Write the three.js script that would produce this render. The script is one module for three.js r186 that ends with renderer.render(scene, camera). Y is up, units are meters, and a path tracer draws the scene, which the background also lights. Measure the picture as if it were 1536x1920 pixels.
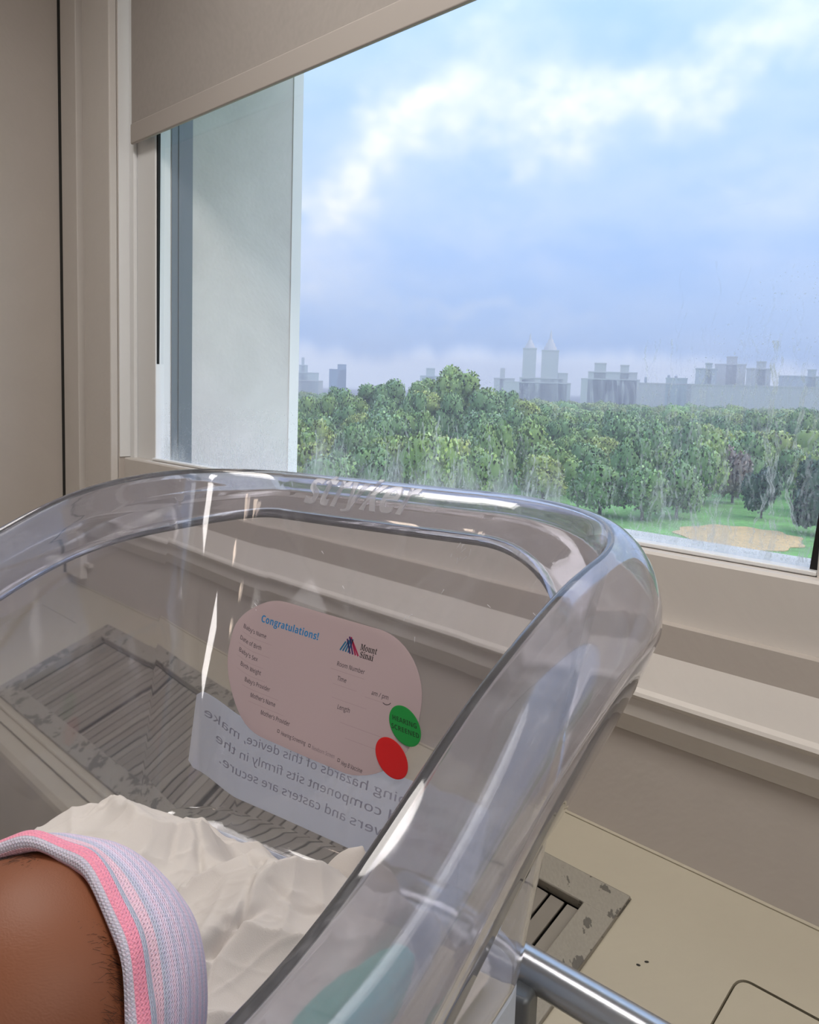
import * as THREE from 'three';
import { RoundedBoxGeometry } from 'three/addons/geometries/RoundedBoxGeometry.js';
import { mergeGeometries, mergeVertices } from 'three/addons/utils/BufferGeometryUtils.js';
import { TextGeometry } from 'three/addons/geometries/TextGeometry.js';
import { FontLoader } from 'three/addons/loaders/FontLoader.js';
import { RectAreaLightUniformsLib } from 'three/addons/lights/RectAreaLightUniformsLib.js';
import { createNoise2D, createNoise3D } from 'simplex-noise';

// ------------------------------------------------------------------ camera, sky, light, exposure
const scene = new THREE.Scene();
const EYE = new THREE.Vector3(0, 1.45, 0);
const camera = new THREE.PerspectiveCamera(2 * Math.atan(1024 / 1541) * 180 / Math.PI, 1536 / 2048, 0.02, 5000);
camera.setViewOffset(1536, 2048, 0, 128, 1536, 1920);          // the picture is the lower part of a 3:4 photograph
camera.position.copy(EYE);
{
  const right = new THREE.Vector3(0.694, 0.032, -0.719), up = new THREE.Vector3(-0.098, 0.994, -0.05), back = new THREE.Vector3(0.713, 0.105, 0.693);
  camera.quaternion.setFromRotationMatrix(new THREE.Matrix4().makeBasis(right.normalize(), up.normalize(), back.normalize()));
}
const renderer = new THREE.WebGLRenderer();
renderer.toneMapping = THREE.LinearToneMapping;
renderer.toneMappingExposure = 1.2;
renderer.shadowMap.enabled = true;
RectAreaLightUniformsLib.init();

const rng = (seed) => () => { seed = (seed + 0x6d2b79f5) | 0; let t = Math.imul(seed ^ (seed >>> 15), 1 | seed); t = (t + Math.imul(t ^ (t >>> 7), 61 | t)) ^ t; return ((t ^ (t >>> 14)) >>> 0) / 4294967296; };
const R = rng(7), N2 = createNoise2D(rng(11)), N3 = createNoise3D(rng(12));
const fbm2 = (x, y, o = 4) => { let s = 0, a = 0.5; for (let i = 0; i < o; i++, a *= 0.5, x = x * 2.03 + 3.1, y = y * 2.03 - 1.7) s += a * N2(x, y); return s; };
const fbm3 = (x, y, z, o = 4) => { let s = 0, a = 0.5; for (let i = 0; i < o; i++, a *= 0.5, x = x * 2.02 + 3.1, y = y * 2.02 - 1.7, z = z * 2.02 + 5.3) s += a * N3(x, y, z); return s; };
const clamp = THREE.MathUtils.clamp, sstep = THREE.MathUtils.smoothstep, lerp = THREE.MathUtils.lerp, rad = THREE.MathUtils.degToRad;

function makeSky() {
  const W = 2048, H = 1024, d = new Float32Array(W * H * 4);
  // soft cloud banks: [azimuth, elevation, half-length along, half-width, tilt (degrees), strength]
  const banks = [[-47, 17.2, 7, 2.2, 38, 1.0], [-37.5, 17.8, 5, 3, 10, 0.9], [-27, 20.5, 7.5, 1.8, 24, 0.85], [-51, 13.0, 3.5, 1.6, 40, 0.7], [-53, 8, 6, 4, 0, 0.35], [-24, 12.5, 6, 3, 0, 0.3], [-40, 10.5, 6, 2.5, -5, 0.25],
    [-42, 5.3, 7, 0.7, -3, 0.35], [5, 24, 12, 4, 15, 0.8], [40, 14, 14, 3, -8, 0.7], [-95, 20, 12, 4, 10, 0.8], [-130, 34, 16, 6, -12, 0.8], [90, 30, 16, 5, 12, 0.8], [150, 18, 14, 4, 5, 0.7]];
  for (let j = 0; j < H; j++) {
    const el = ((j + 0.5) / H - 0.5) * Math.PI, y = Math.sin(el), ed = el * 180 / Math.PI;
    for (let i = 0; i < W; i++) {
      const a = ((i + 0.5) / W - 0.5) * 2 * Math.PI, x = Math.cos(a) * Math.cos(el), z = Math.sin(a) * Math.cos(el);
      const az = Math.atan2(x, -z) * 180 / Math.PI;
      let c = clamp(0.36 + 0.7 * fbm3(x * 3.2, y * 7.5, z * 3.2, 5), 0, 1) * 0.42;
      const wx = 2.2 * fbm3(x * 9, y * 9, z * 9, 3), wy = 1.6 * fbm3(x * 9 + 7, y * 12, z * 9, 3);
      for (const [ba, be, l, w, t, s] of banks) {
        let da = ((az - ba + 540) % 360) - 180; da = (da + wx * 1.6) * Math.cos(el); const de = ed - be + wy * 1.5, ct = Math.cos(rad(t)), st = Math.sin(rad(t));
        const p = (da * ct + de * st) / l, q = (-da * st + de * ct) / w; c += s * Math.exp(-(p * p + q * q)) * (0.75 + 0.5 * fbm3(x * 20, y * 30, z * 20, 3));
      }
      const low = sstep(3.4 - ed + 1.0 * fbm3(x * 12, 3, z * 12, 3), 0, 1.6) * 1.1;         // bright strip of clear cloud along the horizon
      c = clamp(Math.max(c, low), 0, 1.15);
      const bright = 1.06 + 0.45 * low + 0.9 * Math.max(0, y - 0.1);                                              // an overcast sky is brighter overhead
      const blue = [0.335, 0.525, 0.875], white = [0.76, 0.82, 0.92], o = (j * W + i) * 4;
      for (let k = 0; k < 3; k++) d[o + k] = (ed < 0 ? 0.25 : lerp(blue[k], white[k], c) * bright);
      d[o + 3] = 1;
    }
  }
  const t = new THREE.DataTexture(d, W, H, THREE.RGBAFormat, THREE.FloatType);
  t.mapping = THREE.EquirectangularReflectionMapping; t.magFilter = THREE.LinearFilter; t.needsUpdate = true;
  return t;
}
scene.background = makeSky();
scene.environmentIntensity = scene.backgroundIntensity = 1.0;
scene.fog = new THREE.FogExp2(new THREE.Color(0.97, 0.95, 1.0), 0.0007);
const sun = new THREE.DirectionalLight(new THREE.Color(1.0, 0.97, 0.93), 1.5);      // the sun behind thin cloud: a broad, soft source to the upper right
sun.position.set(330, 420, -150); sun.target.position.set(0, 0, 0); sun.castShadow = true; sun.shadow.radius = 110; sun.shadow.mapSize.set(4096, 4096);
Object.assign(sun.shadow.camera, { left: -900, right: 900, top: 900, bottom: -900, near: 1, far: 2500 }); scene.add(sun, sun.target);

// recessed ceiling lamps, the long ones added as fill: x, z, width, depth, brightness, where
const LAMPS = [[-0.95, -0.22, 1.1, 0.45, 6.6, 'long one added as fill light over the window end of the room, left'], [1.35, -0.22, 1.1, 0.45, 6.6, 'long one added as fill light over the window end of the room, right'], [1.55, 1.7, 1.1, 0.45, 6.6, 'long one added as fill light over the right side of the room'],
  [-0.75, 2.0, 0.17, 0.17, 6, 'small one behind the camera, nearer the window'], [-0.1, 2.0, 0.17, 0.17, 6, 'small one behind the camera, right of the middle'], [-0.75, 2.9, 0.17, 0.17, 6, 'small one near the back wall, left'], [-0.1, 2.9, 0.17, 0.17, 6, 'small one near the back wall, right'], [-1.4, 2.3, 0.22, 0.22, 6, 'small one nearest the left wall']];
const FILL_COLOR = new THREE.Color(1.0, 0.945, 0.895), SPOT_COLOR = new THREE.Color(1.0, 0.80, 0.63);

// ------------------------------------------------------------------ helpers
const used = new Map();
const numbered = (name) => { const n = used.get(name) ?? 0; used.set(name, n + 1); return n ? name + '_' + String(n).padStart(3, '0') : name; };
function tag(o, label, category, group, kind) { if (label) o.userData.label = label; if (category) o.userData.category = category; if (group) o.userData.group = group; if (kind) o.userData.kind = kind; return o; }
function mesh(name, g, m, parent = scene) {
  const o = new THREE.Mesh(g, m); o.name = parent === scene ? numbered(name) : name; o.castShadow = o.receiveShadow = true; parent.add(o); return o;
}
function thing(name, label, category, pos = [0, 0, 0], turn = 0, group) {
  const o = new THREE.Group(); o.name = numbered(name); o.position.set(...pos); o.rotation.y = turn; scene.add(o); return tag(o, label, category, group);
}
const structure = (o, label) => tag(o, label, null, null, 'structure');
function metric(g, s = 1) {          // texture coordinates in metres from the surface's own position and facing
  g = g.index ? g.toNonIndexed() : g; if (!g.attributes.normal) g.computeVertexNormals();
  const p = g.attributes.position, n = g.attributes.normal, uv = new Float32Array(p.count * 2);
  for (let i = 0; i < p.count; i++) {
    const ax = Math.abs(n.getX(i)), ay = Math.abs(n.getY(i)), az = Math.abs(n.getZ(i));
    const [u, v] = ax > ay && ax > az ? [p.getZ(i), p.getY(i)] : ay > az ? [p.getX(i), p.getZ(i)] : [p.getX(i), p.getY(i)];
    uv[i * 2] = u * s; uv[i * 2 + 1] = v * s;
  }
  g.setAttribute('uv', new THREE.BufferAttribute(uv, 2)); return g;
}
// a box between two corners, its edges slightly rounded
function box(x0, x1, y0, y1, z0, z1, r = 0.0015) {
  const w = Math.abs(x1 - x0), h = Math.abs(y1 - y0), d = Math.abs(z1 - z0); r = Math.min(r, w / 2.01, h / 2.01, d / 2.01);
  const g = r > 0 ? new RoundedBoxGeometry(w, h, d, 2, r) : new THREE.BoxGeometry(w, h, d);
  g.translate((x0 + x1) / 2, (y0 + y1) / 2, (z0 + z1) / 2); return metric(g);
}
// a moulding: its (z, y) outline drawn along x
function moulding(points, x0, x1) {
  const s = new THREE.Shape(points.map(([z, y]) => new THREE.Vector2(-z, y)));
  const g = new THREE.ExtrudeGeometry(s, { depth: x1 - x0, bevelEnabled: false }); g.rotateY(Math.PI / 2); g.translate(x0, 0, 0); return metric(g);
}
function wallWithHoles(w0, w1, h0, h1, holes, z0, depth) {
  const s = new THREE.Shape([[w0, h0], [w1, h0], [w1, h1], [w0, h1]].map((p) => new THREE.Vector2(...p)));
  for (const [a, b, c, d] of holes) s.holes.push(new THREE.Path([[a, c], [a, d], [b, d], [b, c]].map((p) => new THREE.Vector2(...p))));
  const g = new THREE.ExtrudeGeometry(s, { depth, bevelEnabled: false }); g.translate(0, 0, z0); return metric(g);
}
function dataTex(w, h, f, srgb = false, repeat) {
  const d = new Uint8Array(w * h * 4);
  for (let j = 0; j < h; j++) for (let i = 0; i < w; i++) { const c = f(i / w, j / h, i, j), o = (j * w + i) * 4; for (let k = 0; k < 4; k++) d[o + k] = clamp((k < 3 ? (c.length ? c[k] : c) : (c.length > 3 ? c[3] : 1)) * 255, 0, 255); }
  const t = new THREE.DataTexture(d, w, h, THREE.RGBAFormat); t.magFilter = THREE.LinearFilter; t.minFilter = THREE.LinearMipmapLinearFilter; t.wrapS = t.wrapT = THREE.RepeatWrapping;
  if (srgb) t.colorSpace = THREE.SRGBColorSpace; if (repeat) t.repeat.set(...repeat); t.needsUpdate = true; return t;
}
function canvasTex(w, h, draw) {
  const c = document.createElement('canvas'); c.width = w; c.height = h; draw(c.getContext('2d'), w, h);
  const t = new THREE.CanvasTexture(c); t.colorSpace = THREE.SRGBColorSpace; t.magFilter = THREE.LinearFilter; return t;
}
const torus = (u, v, f, s) => fbm3(Math.cos(u * 6.2832) * f / 6.28 + s, Math.sin(u * 6.2832) * f / 6.28 + Math.cos(v * 6.2832) * f / 6.28, Math.sin(v * 6.2832) * f / 6.28, 4);   // noise that tiles
const std = (color, roughness = 0.6, extra = {}) => new THREE.MeshStandardMaterial({ color, roughness, ...extra });
const phys = (p) => new THREE.MeshPhysicalMaterial(p);
const c3 = (r, g, b) => new THREE.Color(r, g, b);

// ------------------------------------------------------------------ materials
const blotch = dataTex(512, 512, (u, v) => { const n = 0.5 + 0.5 * torus(u, v, 5, 1), f = 0.5 + 0.5 * torus(u, v, 40, 4); const k = 0.93 + 0.05 * n + 0.03 * f; return [k, k, k]; });
const brushBump = dataTex(512, 512, (u, v) => 0.5 + 0.35 * torus(u, v, 60, 2) + 0.2 * torus(u, v, 14, 9));
const M = {
  wall: std(c3(0.565, 0.515, 0.475), 0.55, { map: blotch, bumpMap: brushBump, bumpScale: 0.0006 }),
  trim: std(c3(0.74, 0.70, 0.665), 0.42, { map: blotch, bumpMap: brushBump, bumpScale: 0.0004 }),
  cover: std(c3(0.50, 0.455, 0.36), 0.45, { map: blotch, bumpMap: brushBump, bumpScale: 0.0004 }),
  ceiling: std(c3(0.72, 0.69, 0.65), 0.85),
  floor: std(c3(0.30, 0.25, 0.20), 0.4, { map: blotch }),
  whiteFrame: std(c3(0.88, 0.89, 0.90), 0.35),
  darkAlu: std(c3(0.20, 0.23, 0.26), 0.4, { metalness: 0.2 }),
  rubber: std(c3(0.012, 0.012, 0.013), 0.8),
  dark: std(c3(0.035, 0.033, 0.03), 0.9),
  slat: std(c3(0.235, 0.21, 0.18), 0.5, { map: blotch }),
  slatB: std(c3(0.28, 0.255, 0.22), 0.5, { map: blotch }),
  steel: std(c3(0.55, 0.56, 0.57), 0.28, { metalness: 0.9 }),
  greyPlastic: std(c3(0.46, 0.49, 0.54), 0.5),
  whitePlastic: std(c3(0.78, 0.78, 0.78), 0.5),
  stone: std(c3(0.74, 0.73, 0.72), 0.85, { map: dataTex(512, 512, (u, v) => { const k = 0.92 + 0.10 * torus(u, v, 4, 3) + 0.02 * torus(u, v, 40, 6); return [k, k, k]; }), bumpMap: brushBump, bumpScale: 0.0006 }),
  glass: phys({ color: 0xffffff, roughness: 0, transmission: 1, thickness: 0, ior: 1.5 }),
};

// ------------------------------------------------------------------ the room
const XL = -2.52, XR = 2.3, ZB = 3.9, YC = 2.78, ZW = -1.0, SILL = 1.243, HEAD = 2.6;
const win = [{ x0: -2.19, x1: -0.225 }, { x0: -0.065, x1: 1.9 }];
structure(mesh('wall_window', wallWithHoles(XL - 0.3, XR + 0.3, -0.2, YC + 0.2, win.map((w) => [w.x0, w.x1, 1.15, HEAD + 0.06]), ZW - 0.09, 0.09), M.wall), 'beige painted window wall below and beside the window');
structure(mesh('wall_outside', wallWithHoles(XL - 0.3, XR + 0.3, -0.2, YC + 0.2, win.map((w) => [w.x0 + 0.13, w.x1 - 0.13, 1.17, HEAD - 0.02]), ZW - 0.515, 0.425), M.stone), 'pale grey stone outer wall seen as the deep window reveal');
structure(mesh('wall_left', box(XL - 0.2, XL, -0.2, YC + 0.2, ZW - 0.1, ZB + 0.2, 0), M.wall), 'plain taupe side wall left of the window');
structure(mesh('wall_right', box(XR, XR + 0.2, -0.2, YC + 0.2, ZW - 0.1, ZB + 0.2, 0), M.wall), 'plain taupe side wall outside the view');
structure(mesh('wall_back', box(XL - 0.2, XR + 0.2, -0.2, YC + 0.2, ZB, ZB + 0.2, 0), M.wall), 'plain taupe wall behind the camera');
structure(mesh('floor', box(XL - 0.2, XR + 0.2, -0.2, 0, ZW - 0.1, ZB + 0.2, 0), M.floor), 'brown floor of the room');
structure(mesh('ceiling', box(XL - 0.2, XR + 0.2, YC, YC + 0.2, ZW - 0.1, ZB + 0.2, 0), M.ceiling), 'white ceiling of the room');
// casing between the left wall and the window
structure(mesh('trim_5', box(XL - 0.001, XL + 0.0012, 0.86, YC, ZW + 0.0165, ZW + 0.0245, 0), M.dark), 'dark open joint in the corner beside the casing');
structure(mesh('trim_1', box(XL + 0.013, -2.40, 0.86, YC, ZW, ZW + 0.022, 0.003), M.trim), 'flat window casing board next to the corner gap');
structure(mesh('trim_2', mergeGeometries([box(-2.362, -2.19, 1.06, YC, ZW - 0.005, ZW + 0.02, 0.004), moulding([[ZW, 0.9], [ZW + 0.012, 0.9], [ZW + 0.012, 0.91], [ZW, 0.91]], -2.4, -2.36)]), M.trim), 'inner window casing board with a rounded edge');
structure(mesh('trim_3', box(-0.225, -0.065, 1.06, YC, ZW - 0.005, ZW + 0.02, 0.004), M.trim), 'casing board between the two windows');
// stool and apron moulding under both windows
structure(mesh('trim_4', moulding([[ZW - 0.06, 1.146], [ZW - 0.022, 1.1465], [ZW - 0.016, 1.142], [ZW - 0.013, 1.1335], [ZW + 0.022, 1.062], [ZW + 0.031, 1.0585], [ZW + 0.033, 1.054], [ZW + 0.030, 1.049], [ZW + 0.024, 1.045], [ZW + 0.022, 1.020], [ZW + 0.010, 1.000], [ZW + 0.006, 0.990], [ZW, 0.988], [ZW - 0.06, 0.988]], XL, XR), M.trim), 'stepped beige window stool moulding under the glass');

// rain streaks, dried drops and condensation on the pane
const FILM_H = 0.46;           // the runs and the mist sit on the lower part of the pane
function makeFilm() {
  const W = 2048, H = 1024, A = new Float32Array(W * H), r = rng(33);
  const put = (x, y, a) => { x |= 0; y |= 0; if (x >= 0 && x < W && y >= 0 && y < H) { const o = y * W + x; A[o] = Math.max(A[o], a); } };
  // runs: drops that have crept down the glass and wandered a little sideways (x in 0..1 from the left, y up)
  const run = (x, y0, y1, w, a) => {
    a = Math.min(0.85, a * 1.45); let px = x * W; const s = r() * 100;
    for (let y = Math.floor(y0 * H); y > y1 * H; y--) {
      px += 0.30 * N2(s, y * 0.010) + 0.22 * N2(s + 40, y * 0.05);
      const ww = w * (0.75 + 0.4 * N2(s + 9, y * 0.02)), hw = Math.ceil(ww) + 1;
      for (let k = -hw; k <= hw; k++) { const e = Math.abs(k) / ww; if (e < 1.2) put(px + k, y, a * (e < 0.5 ? 0.5 : 1) * clamp(0.65 + 0.6 * N2(s + 3, y * 0.03), 0.1, 1) * (e > 1 ? 0.4 : 1)); }
    }
  };
  const reach = (x) => 0.20 + 0.16 * sstep(x, 0.3, 0.62) * (1 - 0.55 * sstep(x, 0.66, 0.78)) + 0.42 * sstep(x, 0.82, 0.97);          // how high the runs start along the pane
  for (let i = 0; i < 620; i++) { const x = 0.1 + 0.9 * r(), top = reach(x) * (0.25 + 0.75 * r()); run(x, top, Math.max(0, top - 0.06 - 0.3 * r()), 0.7 + 1.0 * r(), 0.1 + 0.26 * r()); }
  for (let i = 0; i < 90; i++) { const x = 0.84 + 0.16 * r(), top = 0.25 + 0.4 * r(); run(x, top, top - 0.1 - 0.4 * r(), 0.7 + 1.2 * r(), 0.14 + 0.28 * r()); }
  for (let i = 0; i < 26; i++) { const x = 0.86 + 0.14 * r(), top = 0.55 + 0.3 * r(); run(x, top, top - 0.1 - 0.2 * r(), 0.6 + 0.8 * r(), 0.06 + 0.1 * r()); }
  for (const [x, t, b, w, a] of [[0.952, 0.62, 0.0, 4.5, 0.55], [0.958, 0.4, 0.05, 2.5, 0.45], [0.975, 0.56, 0.02, 3.5, 0.5], [0.925, 0.5, 0.04, 2.2, 0.4], [0.90, 0.55, 0.03, 2.2, 0.4], [0.87, 0.45, 0.05, 2.2, 0.35], [0.56, 0.34, 0.02, 2.5, 0.5], [0.585, 0.33, 0.0, 2.5, 0.5], [0.61, 0.36, 0.02, 3, 0.55], [0.635, 0.33, 0.0, 2.2, 0.45], [0.68, 0.3, 0.02, 2.5, 0.5], [0.735, 0.24, 0.0, 2.5, 0.55], [0.4, 0.26, 0.0, 2.2, 0.4], [0.28, 0.3, 0.0, 1.8, 0.35], [0.99, 0.7, 0.1, 2.5, 0.4]]) run(x, t, b, w, a);
  for (let i = 0; i < 12000; i++) {                     // dried spatter
    const x = r(), y = Math.pow(r(), 1.8) * (reach(x) + 0.12) + 0.02, q = 0.5 + 1.2 * r() * r(), a = 0.12 + 0.35 * r();
    if (N2(x * 6, y * 5) < 0.15 - 1.1 * r()) continue;
    const cx = x * W, cy = y * H; for (let j = -4; j <= 4; j++) for (let k = -2; k <= 2; k++) if (j * j * 0.25 + k * k < q * q) put(cx + k, cy + j, a);
  }
  return dataTex(W, H, (u, v, i, j) => {
    const grain = clamp(0.55 + 0.9 * fbm2(u * 110, v * 5 + 4, 3), 0, 1), patch = clamp(0.55 + 1.0 * fbm2(u * 5, v * 2.2, 4), 0, 1);     // misted patches with a vertical grain
    const edge = (0.22 + 0.13 * Math.exp(-(((u - 0.58) / 0.14) ** 2)) + 0.04 * sstep(u, 0.8, 1)) * (0.75 + 0.9 * fbm2(u * 14, 1, 3)) + 0.05 * fbm2(u * 160, v * 4, 2), mist = 0.66 * patch * (0.45 + 0.55 * grain) * sstep(edge - v, -0.02, 0.2);
    return clamp(A[j * W + i] + mist, 0, 0.8);
  });
}
const filmAlpha = makeFilm();
const filmMat = phys({ color: c3(0.86, 0.9, 0.88), roughness: 1, transmission: 0.6, thickness: 0, transparent: true, alphaMap: filmAlpha, side: THREE.DoubleSide });

function windowUnit(name, w, label, withFilm) {
  const g = new THREE.Group(); g.name = name; scene.add(g); structure(g, label);
  const { x0, x1 } = w, fx = 0.13, zf = ZW - 0.045, zb = ZW - 0.09;
  const gx0 = x0 + fx, gx1 = x1 - fx;
  mesh('jamb', box(x0, x0 + 0.004, SILL, HEAD + 0.06, ZW - 0.06, ZW - 0.004, 0.001), M.whiteFrame, g);
  mesh('jamb', box(x1 - 0.004, x1, SILL, HEAD + 0.06, ZW - 0.06, ZW - 0.004, 0.001), M.whiteFrame, g);
  mesh('stile', mergeGeometries([box(x0 + 0.004, gx0, SILL - 0.02, HEAD + 0.06, zb, zf, 0.003), box(x0 + 0.004, x0 + 0.03, SILL - 0.02, HEAD + 0.06, zf, zf + 0.012, 0.004)]), M.whiteFrame, g);
  mesh('stile', mergeGeometries([box(gx1, x1 - 0.004, SILL - 0.02, HEAD + 0.06, zb, zf, 0.003), box(gx1, gx1 + 0.03, SILL - 0.02, HEAD + 0.06, zf, zf + 0.012, 0.004)]), M.trim, g);
  mesh('head_rail', box(x0 + 0.004, x1 - 0.004, HEAD, HEAD + 0.06, zb, zf, 0.003), M.trim, g);
  mesh('bottom_rail', moulding([[zb, 1.15], [zb, SILL - 0.004], [ZW - 0.052, SILL - 0.001], [ZW - 0.05, SILL], [ZW - 0.021, SILL - 0.002], [ZW - 0.018, SILL - 0.006], [ZW - 0.018, 1.15]], x0, x1), M.trim, g);
  mesh('glazing_bead', box(gx0, gx1, SILL, SILL + 0.006, ZW - 0.056, ZW - 0.034, 0.002), M.whiteFrame, g);
  // gaskets: the gap is open at the top on the left and at the foot on the right
  const wedge = (xa, xb, ya, yb, taperDown) => { const s = new THREE.Shape([new THREE.Vector2(xa, ya), new THREE.Vector2(taperDown ? xa + 0.001 : xb, ya), new THREE.Vector2(xb, yb), new THREE.Vector2(xa, yb)]); const q = new THREE.ExtrudeGeometry(s, { depth: 0.007, bevelEnabled: false }); q.translate(0, 0, ZW - 0.056); return metric(q); };
  mesh('gasket', wedge(gx0, gx0 + 0.014, 1.5, HEAD, true), M.rubber, g);
  { const s = new THREE.Shape([[gx1 - 0.012, SILL + 0.006], [gx1, SILL + 0.006], [gx1, SILL + 0.16], [gx1 - 0.002, SILL + 0.14]].map((p) => new THREE.Vector2(...p))); const q = new THREE.ExtrudeGeometry(s, { depth: 0.007, bevelEnabled: false }); q.translate(0, 0, ZW - 0.052); mesh('gasket', metric(q), M.rubber, g); }
  // dark metal outer frame between the sash and the stone
  mesh('outer_frame', mergeGeometries([box(gx0 - 0.002, gx0 + 0.002, 1.18, HEAD, zb - 0.062, zb - 0.001, 0), box(gx0, gx0 + 0.0045, 1.18, HEAD, zb - 0.030, zb - 0.020, 0.001)]), M.darkAlu, g);
  mesh('lit_edge_strip', box(gx0 - 0.002, gx0 + 0.003, 1.18, HEAD - 0.02, ZW - 0.513, ZW - 0.478, 0.001), M.whiteFrame, g);  // white strip paints in the stronger light on the outer stone corner
  mesh('outer_sill', moulding([[ZW - 0.53, 1.16], [ZW - 0.53, 1.175], [ZW - 0.094, 1.205], [ZW - 0.094, 1.16]], gx0 + 0.002, gx1 - 0.002), M.stone, g);
  mesh('pane', (() => { const q = new THREE.PlaneGeometry(gx1 - gx0, HEAD - SILL); q.translate((gx0 + gx1) / 2, (SILL + HEAD) / 2, ZW - 0.0585); return q; })(), M.glass, g);
  if (withFilm) { const q = new THREE.PlaneGeometry(gx1 - gx0, FILM_H); q.translate((gx0 + gx1) / 2, SILL + FILM_H / 2, ZW - 0.0605); const o = mesh('water_film', q, filmMat, g); o.userData.label = 'whitish rain streaks and condensation on the glass'; o.userData.kind = 'stuff'; }
  return g;
}
windowUnit('window_1', win[0], 'large window with rain-streaked glass overlooking the park', true);
windowUnit('window_2', win[1], 'second window further along the same wall, out of view', false);

// roller shade hung inside the window opening
{
  const t = thing('roller_shade', 'taupe roller shade pulled part way down the window', 'shade', [-1.2, 2.073, ZW - 0.022]);
  const fabric = phys({ color: c3(0.50, 0.46, 0.43), roughness: 0.9, transmission: 0.12, thickness: 0, side: THREE.DoubleSide, map: dataTex(256, 256, (u, v, i, j) => { const k = 0.94 + 0.06 * torus(u, v, 60, 2) + 0.03 * torus(u, v, 7, 5); return [k, k, k]; }) });
  mesh('shade_fabric', box(-0.945, 0.965, 0.05, 0.66, -0.0008, 0.0008, 0), fabric, t);
  mesh('hem_bar', box(-0.945, 0.965, 0, 0.052, -0.005, 0.005, 0.004), std(c3(0.48, 0.44, 0.41), 0.85), t);
  mesh('roller_tube', (() => { const q = new THREE.CylinderGeometry(0.02, 0.02, 1.93, 24); q.rotateZ(Math.PI / 2); q.translate(0.01, 0.655, 0.0); return q; })(), M.whiteFrame, t);
}

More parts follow.
